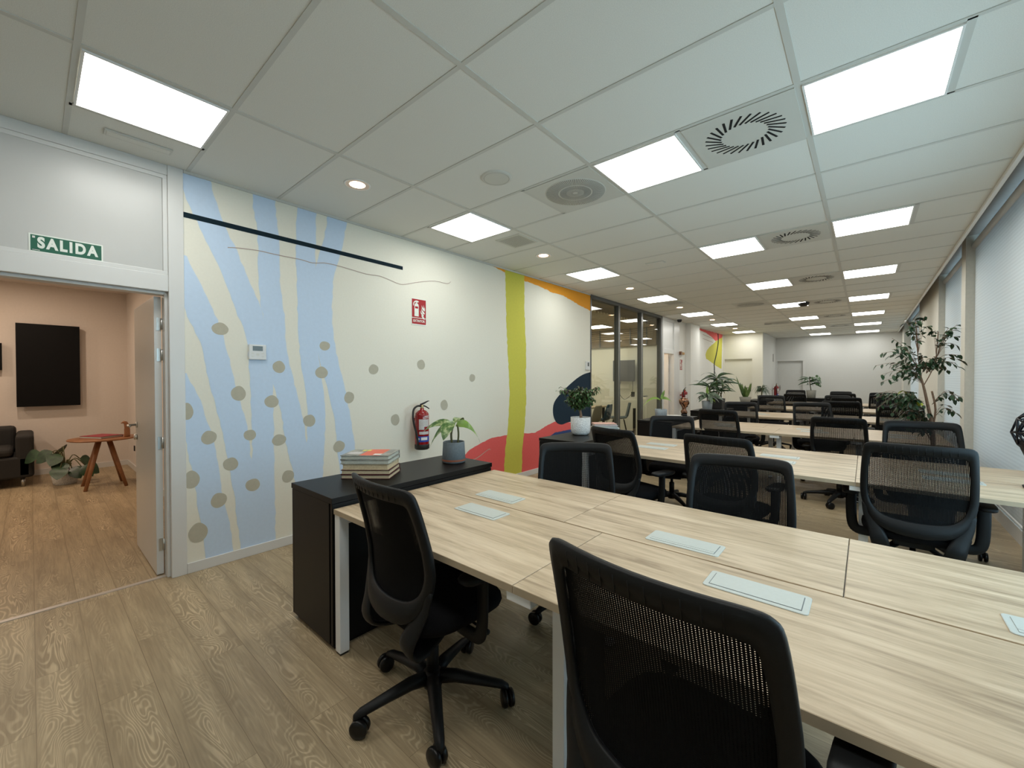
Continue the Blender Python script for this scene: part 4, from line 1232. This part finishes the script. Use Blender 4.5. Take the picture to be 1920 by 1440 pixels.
# ---------------------------------------------------------------- books
def book(name, loc, rz, w_, d_, h_, cover, pages, label, group, deco=None):
    t = thing(name, label, 'book', loc, rz, group)
    b = MB(); b.box((-w_ / 2, -d_ / 2, 0), (w_ / 2, d_ / 2, 0.004), cover); b.box((-w_ / 2, -d_ / 2, h_ - 0.004), (w_ / 2, d_ / 2, h_), cover)
    b.box((-w_ / 2, d_ / 2 - 0.004, 0.004), (w_ / 2, d_ / 2, h_ - 0.004), cover); b.build('cover', t, bevel=0.0008)
    p = MB(); p.box((-w_ / 2 + 0.005, -d_ / 2 + 0.004, 0.004), (w_ / 2 - 0.005, d_ / 2 - 0.004, h_ - 0.004), pages); p.build('pages', t)
    if deco: deco(t, w_, d_, h_)
    return t
def cover_art(t, w_, d_, h_):
    b = MB(); z = h_ + 0.0004
    def Q(x0, y0, x1, y1, m_, dz=0): b.add([(x0 * w_, y0 * d_, z + dz), (x1 * w_, y0 * d_, z + dz), (x1 * w_, y1 * d_, z + dz), (x0 * w_, y1 * d_, z + dz)], [(0, 1, 2, 3)], m_)
    Q(-.12, -.48, .30, .48, 'bookorange'); Q(-.44, -.30, -.16, .05, 'label', .0002); Q(-.25, .18, -.17, .36, 'bookyellow', .0004); Q(-.15, .20, -.07, .38, 'bookyellow', .0004)
    Q(.14, -.42, .30, -.22, 'bookwhite', .0004); Q(.32, -.1, .46, .3, 'grille', .0002)
    b.build('cover_print', t)
za = 0.7962; g = 'books stacked on the nearest black cabinet'
RZ = math.radians(39)
bx, by = 1.335, 1.405
book('book', (bx + .003, by, za), RZ, .300, .225, .026, 'maroon', 'paper', 'maroon hardback at the bottom of the stack on the nearest cabinet', g)
book('book', (bx, by, za + .0265), RZ + .02, .300, .222, .028, 'maroon', 'paper', 'maroon hardback second from the bottom of the stack on the nearest cabinet', g)
book('book', (bx - .002, by, za + .055), RZ, .285, .215, .034, 'paper', 'paper', 'tan thick book in the middle of the stack on the nearest cabinet', g)
book('book', (bx - .004, by, za + .0895), RZ, .300, .225, .027, 'bookgrey', 'paperw', 'grey-edged book just under the top of the stack on the nearest cabinet', g)
book('book', (bx - .004, by, za + .117), RZ + .01, .300, .225, .026, 'bookgrey', 'paperw', 'book with orange, grey and yellow cover on top of the stack', g, cover_art)
g = 'books on the second black cabinet'
bx, by = 1.32, 4.52
book('book', (bx, by, za), RZ + .1, .30, .22, .024, 'bookwhite', 'paperw', 'white book at the bottom of the small stack beside the white pot', g)
book('book', (bx, by, za + .0245), RZ - .05, .28, .21, .028, 'bookblue', 'paperw', 'pale blue book in the middle of the small stack beside the white pot', g)
book('book', (bx - .01, by, za + .053), RZ, .27, .20, .018, 'bookpink', 'paperw', 'pink-covered book on top of the small stack beside the white pot', g)
book('book', (1.36, 6.68, za), RZ, .26, .22, .02, 'bookwhite', 'paperw', 'white book lying on the third cabinet between pot and trophy', 'single white books on the cabinets')
book('book', (1.30, 11.05, za), RZ, .40, .28, .04, 'bookwhite', 'paperw', 'white book lying beside the aloe on the fifth cabinet', 'single white books on the cabinets')

# ---------------------------------------------------------------- potted plants
def taper_pot(t, r0, r1, h_, mat, rim=0.006, round_=0.0):
    b = MB()
    pr_ = [(0.0, 0.0), (r0 * 0.93, 0.0), (r0, 0.006)]
    if round_:
        pr_ = [(0.0, 0.0), (r0 * .70, 0.0), (r0 * .86, h_ * .05), (r0 * .96, h_ * .16), (r0, h_ * .32)]
    pr_ += [(r1, h_ - 0.002), (r1 - 0.002, h_), (r1 - rim, h_), (r1 - rim - 0.002, h_ - 0.03)]
    b.lathe(pr_, mat, 40, close=False); b.build('pot', t)
    s_ = MB(); s_.lathe([(r1 - rim - 0.003, h_ - 0.022), (0.0, h_ - 0.014)], 'soil', 24, close=False); s_.build('soil', t)
zc = 0.7965
t = thing('potted_dieffenbachia', 'drooping broad-leaved plant in a grey pot on the nearest black cabinet', 'plant', (1.42, 2.02, zc))
taper_pot(t, .086, .078, .150, 'potgrey')
b = MB(); b.lathe([(0.0, -0.001), (.075, -.001), (.084, .006), (.0875, .022), (.087, .026)], 'terra', 40, close=False); b.build('saucer', t)
b = MB(); b.tube(catmull([(-.02, .0, .13), (-.028, .0, .20), (-.01, 0, .26)], 4), [.008] * 9, 'stem', 8); b.tube(catmull([(.02, .02, .13), (.03, .02, .20), (.02, .02, .27)], 4), [.007] * 9, 'stem', 8); b.build('stem', t)
lf = MB()
U = Vector((0, 0, 1))
Rr = Vector((0.76, 0.65, 0)); Fw = Vector((0.65, -0.76, 0))
lf.leaf((-.005, 0, .30), Fw * .55 + Vector((0, 0, -.15)) - Rr * .25, Fw * .5 + Vector((0, 0, 1)), .19, .10, 'dieff', .95, 8)
lf.leaf(tuple(Vector((0, 0, .26))), -Rr * .9 + Vector((0, 0, .5)), Fw * .9 + U * .8, .25, .070, 'dieff', .75, 10)
lf.leaf(tuple(Vector((0, 0, .25))), -Rr * .75 + Vector((0, 0, .35)) + Fw * .3, Fw + U * .5, .28, .070, 'dieff', 1.7, 10)
lf.leaf((.01, .01, .26), Rr * .85 + Vector((0, 0, .5)), Fw * 1.0 + U * .6, .26, .085, 'lime', 1.5, 10)
lf.leaf((0, .01, .28), -Fw * .5 + Vector((0, 0, .6)) + Rr * .2, (0, 0, 1), .16, .07, 'dieff', .9, 8)
lf.build('foliage', t)

def crown(lf, tw, centre, rx, ry, rz_, n, rg, L, W, mat, start, mat2=None, lean=0.5):
    for i in range(n):
        while True:
            v = Vector((rg.uniform(-1, 1), rg.uniform(-1, 1), rg.uniform(-1, 1)))
            if 0.35 < v.length < 1: break
        tip = Vector(centre) + Vector((v.x * rx, v.y * ry, v.z * rz_))
        st = Vector(start(v)) if callable(start) else Vector(start)
        mid = st.lerp(tip, .55) + Vector((0, 0, .12 * (tip - st).length))
        C_ = catmull([st, mid, tip], 4)
        tw.tube(C_, [.0035] * 4 + [.0022] * 4 + [.0015], 'bark', 5)
        for j in range(3, len(C_)):
            for _ in range(1 if j < 6 else 2):
                d = Vector((rg.uniform(-1, 1), rg.uniform(-1, 1), rg.uniform(-.9, .35)))
                l_ = L * rg.uniform(.75, 1.2)
                lf.leaf(C_[j], d, (rg.uniform(-.4, .4), rg.uniform(-.4, .4), 1), l_, W * rg.uniform(.8, 1.15),
                        mat2 if (mat2 and rg.random() < .05) else mat, .5, 4)
rg = random.Random(5)
t = thing('potted_fig_bonsai', 'small bushy tree in a mottled white pot on the second black cabinet', 'plant', (1.345, 3.92, zc))
taper_pot(t, .106, .108, .190, 'potwhite', round_=1)
tw = MB(); tw.tube(catmull([(0, 0, .16), (.004, 0, .22), (-.012, .0, .29), (.0, .01, .36)], 4), [.016] * 4 + [.013] * 4 + [.011] * 4 + [.009], 'bark', 10)
lf = MB(); crown(lf, tw, (-.01, -.0, .41), .165, .165, .13, 150, rg, .046, .021, 'bonsai', lambda v: (0, 0, .27 + .07 * max(0, v.z)))
crown(lf, tw, (.10, .13, .50), .10, .08, .05, 6, rg, .05, .022, 'bonsai', (0, 0, .34)); crown(lf, tw, (-.17, -.15, .50), .06, .06, .04, 4, rg, .05, .02, 'bonsai', (0, 0, .34))
tw.build('trunk', t); lf.build('foliage', t)

def small_pot_plant(name, label, loc, pot, rows, stems=(), square=False, cat='plant'):
    t = thing(name, label, cat, loc)
    if square:
        r0, h_, m_ = pot
        b = MB(); b.box((-r0 * .92, -r0 * .92, 0), (r0 * .92, r0 * .92, .004), m_)
        for a, c in (((-r0, -r0), (r0, -r0 + .012)), ((-r0, r0 - .012), (r0, r0)), ((-r0, -r0 + .012), (-r0 + .012, r0 - .012)), ((r0 - .012, -r0 + .012), (r0, r0 - .012))):
            b.box((a[0], a[1], 0), (c[0], c[1], h_), m_)
        b.build('pot', t, bevel=.003)
        s_ = MB(); s_.box((-r0 + .012, -r0 + .012, h_ - .05), (r0 - .012, r0 - .012, h_ - .02), 'soil'); s_.build('soil', t)
    else: taper_pot(t, *pot)
    if stems:
        s_ = MB()
        for P_, r_ in stems: s_.tube(catmull(P_, 3), r_, 'stem', 6)
        s_.build('stem', t)
    lf = MB()
    for (base, d, L, W, mat, droop) in rows: lf.leaf(base, d, (.45, -.5, .75), L, W * 1.15, mat, droop, 7)
    lf.build('foliage', t)
    return t
U = Vector((0, 0, 1))
small_pot_plant('potted_young_plant', 'thin plant with three long leaves in a pale grey pot, left of the bronze trophy', (1.28, 6.43, zc), (.085, .092, .13, 'potlight'),
    [((0, 0, .27), tuple(-Rr * .9 + U * .5), .36, .045, 'lime', 1.1), ((0, 0, .28), tuple(Rr * .35 + U), .16, .04, 'lime', .1), ((.01, 0, .29), tuple(Rr * .95 + U * .35), .20, .065, 'lime', .9)],
    [([(0.01, 0.0, .11), (.0, 0, .2), (-.015, 0, .28), (0, 0, .30)], .006)])
rg = random.Random(9); rows = []
for k in range(15):
    a = 2 * PI * k / 15 + rg.uniform(-.2, .2)
    rows.append(((0, 0, .24 + .02 * rg.random()), (math.cos(a), math.sin(a), rg.uniform(.2, 1.1)), rg.uniform(.22, .34), .085, 'silver', rg.uniform(.6, 1.5)))
rows.append(((.0, 0, .27), tuple(Rr * .5 - U * .1 + Fw * .3), .20, .10, 'lime', .9)); rows.append(((.0, 0, .27), (0, 0, 1), .20, .05, 'lime', .1))
small_pot_plant('potted_foliage_plant', 'variegated silvery broad-leaved plant in a grey pot on the fourth cabinet', (1.36, 8.62, zc), (.085, .10, .17, 'potlight'), rows,
    [([(0, 0, .14), (0, .01, .2), (0, 0, .27)], .010)])
rg = random.Random(11); rows = []; stems = []
for (sx, sy, hh) in ((0, 0, .62), (.10, .06, .52), (-.12, -.06, .44), (.04, -.03, .35)):
    stems.append(([(sx * .3, sy * .3, .16), (sx * .8, sy * .8, hh * .6), (sx, sy, hh)], .012))
    for k in range(15):
        a = 2 * PI * k / 15 + rg.uniform(-.3, .3)
        rows.append(((sx, sy, hh - .02 + .03 * rg.random()), (math.cos(a), math.sin(a), rg.uniform(-.15, .9)), rg.uniform(.28, .46), .040, 'dark', rg.uniform(.2, .9)))
small_pot_plant('potted_dracaena', 'tall dark spiky dracaena in a square black planter on the fourth cabinet', (1.38, 9.22, zc), (.13, .20, 'potblack'), rows, stems, square=True)
rg = random.Random(13); rows = []
for k in range(20):
    a = 2 * PI * k / 20 + rg.uniform(-.3, .3)
    rows.append(((.04 * math.cos(a), .04 * math.sin(a), .13), (math.cos(a) * .3, math.sin(a) * .3, 1), rg.uniform(.25, .42), .045, 'aloe', -.12))
rows.append(((-.03, -.02, .13), tuple(-Rr * .38 + U), .58, .05, 'aloe', -.05))
small_pot_plant('potted_aloe', 'upright spiky aloe in a stone-grey pot on the fifth cabinet', (1.43, 11.62, zc), (.10, .135, .15, 'potstone'), rows)
rg = random.Random(15); rows = []
for k in range(60):
    a = rg.uniform(0, 6.28)
    rows.append(((0, 0, .24 + .1 * rg.random()), (math.cos(a), math.sin(a), rg.uniform(.1, 1.6)), rg.uniform(.22, .42), .014, 'dark', rg.uniform(1.0, 2.0)))
small_pot_plant('potted_ponytail_palm', 'thin-leaved arching plant at the end of the farthest cabinet', (1.40, 13.95, zc), (.10, .12, .12, 'potstone'), rows, [([(0, 0, .1), (0, 0, .2), (0, 0, .34)], .015)])
c_ = copy_tree(cab0); c_.location = (1.98, 15.95, 0); c_.rotation_euler = (0, 0, 0); c_['label'] = 'low black cabinet near the far wall, carrying the leafy far plant'
c_.location = (2.0, 16.1, 0); c_.rotation_euler = (0, 0, -PI / 2); c_['group'] = 'low black cabinets at the left ends of the benches'
rg = random.Random(17); rows = []; stems = [([(0, 0, .2), (-.03, 0, .45), (-.04, 0, .62)], .012)]
for k in range(22):
    a = 2 * PI * k / 11 + rg.uniform(-.3, .3); hz = rg.choice((.40, .50, .60))
    rows.append(((-.04, 0, hz), (math.cos(a), math.sin(a), rg.uniform(.0, .6)), rg.uniform(.25, .42), .05, 'dark', .4))
for k in range(9):
    a = rg.uniform(0, 6.28); rows.append(((.10, .02, .42 + .03 * k), (math.cos(a), math.sin(a), .2), .20, .14, 'bonsai', 1.0))
small_pot_plant('potted_foliage_plant', 'leafy dark green plant in a grey pot against the far wall', (2.42, 15.88, zc), (.11, .13, .24, 'potstone'), rows, stems)

# tall fig by the windows
rg = random.Random(21)
t = thing('potted_fig_tree', 'tall weeping fig tree with bare trunk standing by the windows', 'plant', (4.20, 5.62, 0))
taper_pot(t, .15, .19, .36, 'potblack')
tw = MB(); tr_pts = catmull([(0, 0, .32), (.01, 0, .7), (.0, 0, .95), (-.03, .0, 1.15), (-.06, 0, 1.33), (-.09, 0, 1.46)], 5)
tw.tube(tr_pts, [.020 - .013 * i / (len(tr_pts) - 1) for i in range(len(tr_pts))], 'bark', 10)
for P_, r_ in (([(0, 0, .9), (.025, .02, 1.10), (.0, .03, 1.28)], .008), ([(-.07, 0, 1.38), (-.10, -.02, 1.6), (-.12, -.03, 1.95)], .004), ([(-.06, 0, 1.33), (.02, .05, 1.55), (.04, .05, 1.85)], .004),
               ([(.0, 0, .8), (-.12, -.08, 1.05), (-.22, -.10, 1.2)], .006)):
    tw.tube(catmull(P_, 4), r_, 'bark', 7)
lf = MB()
def twig(P_, n, L=.060, W=.030, mat='fig'):
    C_ = catmull(P_, 6); tw.tube(C_, .0016, 'bark', 5)
    for i in range(n):
        t_ = (0.25 + 0.75 * (i + rg.random() * .6) / n) * (len(C_) - 1); k = min(int(t_), len(C_) - 2)
        p = C_[k].lerp(C_[k + 1], t_ - k)
        d = (C_[k + 1] - C_[k]).normalized() * .6 + Vector((rg.uniform(-1, 1), rg.uniform(-1, 1), rg.uniform(-1.1, .1)))
        lf.leaf(p, d, (rg.uniform(-.5, .5), rg.uniform(-.5, .5), 1), L * rg.uniform(.8, 1.2), W * rg.uniform(.85, 1.15), mat, .45, 4)
def spread(n, start, c_, r_, nl, L=.06, W=.03, mat='fig'):
    for i in range(n):
        while True:
            v = Vector((rg.uniform(-1, 1), rg.uniform(-1, 1), rg.uniform(-1, 1)))
            if .25 < v.length < 1: break
        s0 = Vector(start); tip = Vector(c_) + Vector((v.x * r_[0], v.y * r_[1], v.z * r_[2]))
        mid = s0.lerp(tip, .5) + Vector((0, 0, .06 + .05 * rg.random()))
        twig([s0, mid, tip], nl, L, W, 'yellowleaf' if (mat == 'low' and rg.random() < .03) else 'fig')
spread(9, (-.10, -.02, 1.65), (-.12, -.03, 1.93), (.12, .12, .15), 6)
spread(9, (.03, .05, 1.60), (.10, .05, 1.80), (.15, .12, .13), 6)
spread(9, (-.09, 0, 1.46), (-.28, -.14, 1.68), (.14, .12, .14), 6)
spread(10, (-.04, .02, 1.45), (.08, .06, 1.58), (.16, .10, .14), 6)
spread(9, (-.08, 0, 1.42), (-.08, -.02, 1.55), (.14, .14, .14), 6)
spread(11, (-.06, 0, 1.35), (-.34, -.16, 1.46), (.14, .10, .12), 6)
spread(44, (-.14, -.08, 1.08), (-.25, -.12, 1.17), (.19, .17, .13), 7, .052, .026, 'low')
spread(34, (-.04, -.02, .90), (-.12, -.06, .98), (.16, .14, .14), 7, .052, .026, 'low')
spread(5, (.0, .02, 1.15), (.17, .05, 1.22), (.05, .06, .06), 4)
spread(3, (.0, .0, 1.0), (.17, .05, 1.07), (.05, .06, .05), 4)
spread(3, (.0, .0, .85), (.16, .04, .93), (.05, .06, .05), 4)
tw.build('trunk', t); lf.build('foliage', t)

# ---------------------------------------------------------------- trophy and lattice bust
t = thing('bronze_trophy', 'polished bronze globe-topped trophy standing on the third black cabinet', 'trophy', (1.50, 6.84, zc))
K_ = .74
b = MB(); b.lathe([(0, 0), (.062 * K_, 0), (.062 * K_, .035), (.055 * K_, .045), (0, .045)], 'rubber', 24, close=False); b.build('base', t)
b = MB(); nn = 28; loops = []
for r_, z in [(.052, .046), (.058, .07), (.056, .10), (.044, .125), (.036, .155), (.042, .185), (.062, .215), (.082, .25), (.092, .285), (.088, .325), (.066, .36), (.030, .378), (.002, .382)]:
    L = []
    for k in range(nn):
        a = 2 * PI * k / nn
        f = (1 + .10 * math.sin(3 * a + z * 30) + .05 * math.sin(7 * a - z * 50)) * K_ * 1.1
        L.append((r_ * f * math.cos(a), r_ * f * math.sin(a), .045 + (z - .046) * K_ * 1.05))
    loops.append(L)
b.loft(loops, 'bronze'); b.build('figure', t)

t = thing('lattice_bust', 'black open-lattice head sculpture cut by the right edge of the photo', 'sculpture', (4.515, 3.90, ZT + 0.0003))
# an egg-shaped head of struts over a solid lower face and neck
import itertools
bm = bmesh.new(); bmesh.ops.create_icosphere(bm, subdivisions=2, radius=1.0)
hv = [v.co.copy() for v in bm.verts]; he = [(e_.verts[0].index, e_.verts[1].index) for e_ in bm.edges]; bm.free()
rg = random.Random(3)
def headp(p):
    z = p.z
    w_ = 1.0 - 0.25 * max(0, -z)
    return Vector((p.x * .115 * w_, p.y * .135 * w_, .33 + z * .155))
hp = [headp(p) + Vector((rg.uniform(-.006, .006),) * 1 + (rg.uniform(-.006, .006), rg.uniform(-.006, .006))) for p in hv]
b = MB()
for a, c in he:
    if hp[a].z > .24 or hp[c].z > .24:
        b.tube([hp[a], hp[c]], .0055, 'latt', 6)
b.build('lattice', t)
b = MB(); loops = []
for z, f in ((0, .08), (.012, .085), (.02, .045), (.08, .040), (.14, .048), (.18, .072), (.23, .092), (.275, .104), (.29, .10)):
    loops.append([(f * .9 * math.cos(2 * PI * k / 20), f * (1.08 if z > .15 else 1) * math.sin(2 * PI * k / 20), z) for k in range(20)])
b.loft(loops, 'latt'); b.build('neck', t)

# ---------------------------------------------------------------- lounge furniture
b = MB(); b.box((0, 0, 0), (0.06, 0.63, 1.20), 'screen')
o = tag(b.build('wall_screen', loc=(-5.50, -0.135, 1.015), bevel=0.004), 'large black upright panel on the pinkish lounge wall', 'screen')
b = MB(); b.box((0.0, 0, 0), (0.05, 0.40, 0.38), 'screen')
tag(b.build('wall_screen', loc=(-5.52, -0.66, 1.54), bevel=0.004), 'smaller black panel at the left edge beside the large upright one', 'screen')
t = thing('side_table', 'low round wooden side table with splayed legs in the lounge', 'table', (-3.9, 0.62, 0))
b = MB(); b.lathe([(0, .62), (.325, .62), (.34, .628), (.34, .636), (.335, .642), (0, .642)], 'walnut', 48, close=False); b.build('table_top', t)
for sx, sy in ((-1, -1), (1, -1), (-1, 1), (1, 1)):
    b = MB(); b.tube([(sx * .20, sy * .19, 0), (sx * .045, sy * .045, .62)], [.019, .026], 'walnut', 12); b.build('leg', t)
book('book', (-3.92, .60, .6425), .55, .34, .26, .030, 'bookred', 'paperw', 'crimson book lying on the low round wooden table', 'books in the lounge')
t = thing('wooden_bird', 'small carved wooden bird standing at the edge of the round table', 'figurine', (-3.76, .83, .6425))
b = MB(); b.tube(catmull([(0, 0, 0), (0, 0, .10), (0, -.005, .16), (0, -.02, .195)], 4), [.030] * 5 + [.026] * 4 + [.022] * 3 + [.02], 'walnut', 12, flat=.022); b.build('body', t)
b = MB(); b.tube([(0, -.01, .185), (0, -.035, .198), (0, -.060, .182)], [.022, .016, .004], 'walnut', 10); b.build('beak', t)
t = thing('sofa', 'charcoal sofa at the left edge of the lounge', 'sofa', (-5.05, -1.0, 0))
b = MB(); b.box((-.42, -1.1, .12), (.42, 1.0, .40), 'sofa'); b.build('seat_base', t, bevel=.03, seg=3)
b = MB(); b.box((-.42, -1.1, .40), (-.18, .86, .76), 'sofa'); b.build('backrest', t, bevel=.05, seg=3)
b = MB(); b.box((-.42, .86, .12), (.42, 1.02, .68), 'sofa'); b.build('armrest', t, bevel=.04, seg=3)
b = MB(); b.box((-.16, -1.05, .405), (.42, .84, .52), 'sofa'); b.build('seat_cushion', t, bevel=.05, seg=3)
for x in (-.36, .36):
    for y in (-1.0, .92):
        b = MB(); b.tube([(x, y, 0), (x, y, .12)], .02, 'chrome', 10); b.build('foot', t)
rg = random.Random(31); rows = []; stems = []
t = thing('potted_monstera', 'dark broad-leaved monstera in a low white pot beside the sofa', 'plant', (-4.48, 0.29, 0))
taper_pot(t, .11, .14, .17, 'potwhite')
lf = MB(); st = MB()
for k in range(13):
    a = 2 * PI * k / 13 + rg.uniform(-.3, .3); rr_ = rg.uniform(.08, .24); z = rg.uniform(.18, .50)
    tip = Vector((rr_ * math.cos(a), rr_ * math.sin(a), z))
    st.tube(catmull([(0, 0, .2), tip * .5 + Vector((0, 0, .22)), tip], 4), .006, 'stem', 6)
    lf.leaf(tip, (math.cos(a), math.sin(a), -.45), (.9, -.1, .7), .20, .17, 'fig', .6, 8, fold=.05)
st.build('stem', t); lf.build('foliage', t)
b = MB(); b.box((0, -.012, 0), (.05, 0, .08), 'rubber'); tag(b.build('wall_socket', loc=(-4.9, 1.04, .30)), 'small dark wall socket near the floor behind the round table', 'socket')
b = MB(); b.lathe([(0, 0), (.024, 0), (.024, -.008), (0, -.008)], 'chrome', 16, (0, 0, 0), 'y'); b.tube([(0, 0, 0), (0, -.055, 0), (.12, -.055, 0)], .009, 'chrome')
tag(b.build('door_lever', loc=(-1.9, 1.04, .80)), 'steel lever on the lounge side wall behind the open door', 'handle')
def lamp(name, label, loc, r_, mat, group=None):
    b = MB(); b.lathe([(r_ + .012, 0), (r_ + .01, -.006), (r_, -.006)], 'trimw', 24, close=False); b.lathe([(r_, -.004), (0, -.004)], mat, 24, close=False)
    return tag(b.build(name, loc=loc), label, 'downlight', group)
for i, (x, y) in enumerate(((-4.4, -0.2), (-2.6, -0.2), (-4.4, -1.6), (-2.6, -1.6))):
    lamp('added_lounge_lamp', 'unseen warm downlight added to light the lounge, above the door head', (x, y, 2.80), .07, 'warmfill', 'added lounge lamps')  # unseen lamps added to give the lounge its warm light
lamp('added_lobby_lamp', 'unseen warm downlight added to light the lobby behind the second door', (-.9, 10.4, 2.60), .09, 'warmfill')  # unseen lamp added so the lobby is lit

# ---------------------------------------------------------------- meeting room furniture
t = thing('meeting_table', 'light wood meeting table behind the glass partition', 'table', (-1.65, 8.2, 0))
b = MB(); b.box((-.6, -1.0, .715), (.6, 1.0, .745), 'desk'); b.build('table_top', t, bevel=.003)
for x in (-.52, .48):
    for y in (-.92, .88):
        b = MB(); b.box((x, y, 0), (x + .05, y + .05, .714), 'rubber'); b.build('leg', t)
b = MB(); b.lathe([(0, 0), (.12, 0), (.13, .012), (.10, .02), (0, .02)], 'rubber', 24, close=False)
tag(b.build('conference_phone', loc=(-1.30, 8.1, .7455)), 'flat black round device on the meeting table', 'phone')
def shell_chair(mat, x, y, rz, label):
    t = thing('shell_chair', label, 'chair', (x, y, 0), rz, 'shell chairs of the meeting room')
    b = MB(); loops = []
    prof = [(.24, .44, .20), (.12, .445, .22), (-.05, .44, .225), (-.17, .455, .225), (-.225, .52, .22), (-.25, .62, .21), (-.27, .72, .19), (-.285, .80, .16), (-.29, .83, .12)]
    vs_ = []; n = 9
    for (yy, zz, hw) in prof:
        for k in range(n):
            s_ = -1 + 2 * k / (n - 1)
            vs_.append((s_ * hw, yy + .05 * s_ * s_ * (1 if zz > .5 else 0), zz + .035 * s_ * s_ * (1 if zz < .5 else 0)))
    fs = [(i * n + k, i * n + k + 1, (i + 1) * n + k + 1, (i + 1) * n + k) for i in range(len(prof) - 1) for k in range(n - 1)]
    b.add(vs_, fs, mat, True); o = b.build('seat_shell', t)
    so = o.modifiers.new('thickness', 'SOLIDIFY'); so.thickness = .010
    for sx in (-1, 1):
        for sy in (-1, 1):
            l = MB(); l.tube([(sx * .12, sy * .12, .425), (sx * .21, sy * .21, 0)], .010, 'rubber', 8); l.build('leg', t)
    return t
shell_chair('chairbeige', -.88, 7.95, PI / 2, 'taupe shell chair behind the first glass pane')
shell_chair('chairblue', -.90, 8.47, PI / 2 + .1, 'dark petrol-blue shell chair behind the glass mullion')
shell_chair('chairgrey', -.80, 9.22, PI / 2 + .5, 'blue-grey shell chair behind the middle glass pane')
shell_chair('chairbeige', -2.6, 7.8, -PI / 2, 'taupe shell chair on the far side of the meeting table, left')
shell_chair('chairgrey', -2.6, 8.6, -PI / 2, 'blue-grey shell chair on the far side of the meeting table, right')
t = thing('wall_monitor', 'large grey switched-off monitor on the end wall of the meeting room', 'monitor', (-.90, 9.76, 1.34))
b = MB(); b.box((-.30, -.06, 0), (.27, 0, .53), 'greyscreen'); b.build('screen', t, bevel=.006)
b = MB(); b.tube(catmull([(-.1, -.02, 0), (-.15, -.03, -.25), (0, -.04, -.45), (.2, -.03, -.3), (.22, -.02, 0)], 5), .006, 'rubber', 6); b.build('cable', t)
b = MB(); b.box((0, 0, 0), (.04, .12, .12), 'rubber'); tag(b.build('wall_controller', loc=(-.67, 9.62, .96)), 'small black box on the meeting room wall beside the monitor', 'controller')
b = MB(); b.box((0, 0, 0), (.05, .05, .70), 'rubber'); tag(b.build('black_post', loc=(-.50, 9.35, 0)), 'slim black upright post behind the middle glass pane', 'post')
for (x, y) in ((-1.2, 7.3), (-1.2, 8.9), (-2.6, 7.3), (-2.6, 8.9)):
    b = MB(); b.box((-.28, -.28, -.012), (.28, .28, 0), 'trimw')
    b.add([(-.26, -.26, -.0125), (.26, -.26, -.0125), (.26, .26, -.0125), (-.26, .26, -.0125)], [(0, 3, 2, 1)], 'meetfill')
    tag(b.build('added_meeting_lamp', loc=(x, y, 2.66)), 'added square lamp brightening the meeting room, below its slatted ceiling', 'light', 'added lamps of the meeting room')  # lamps added to brighten the room behind the glass
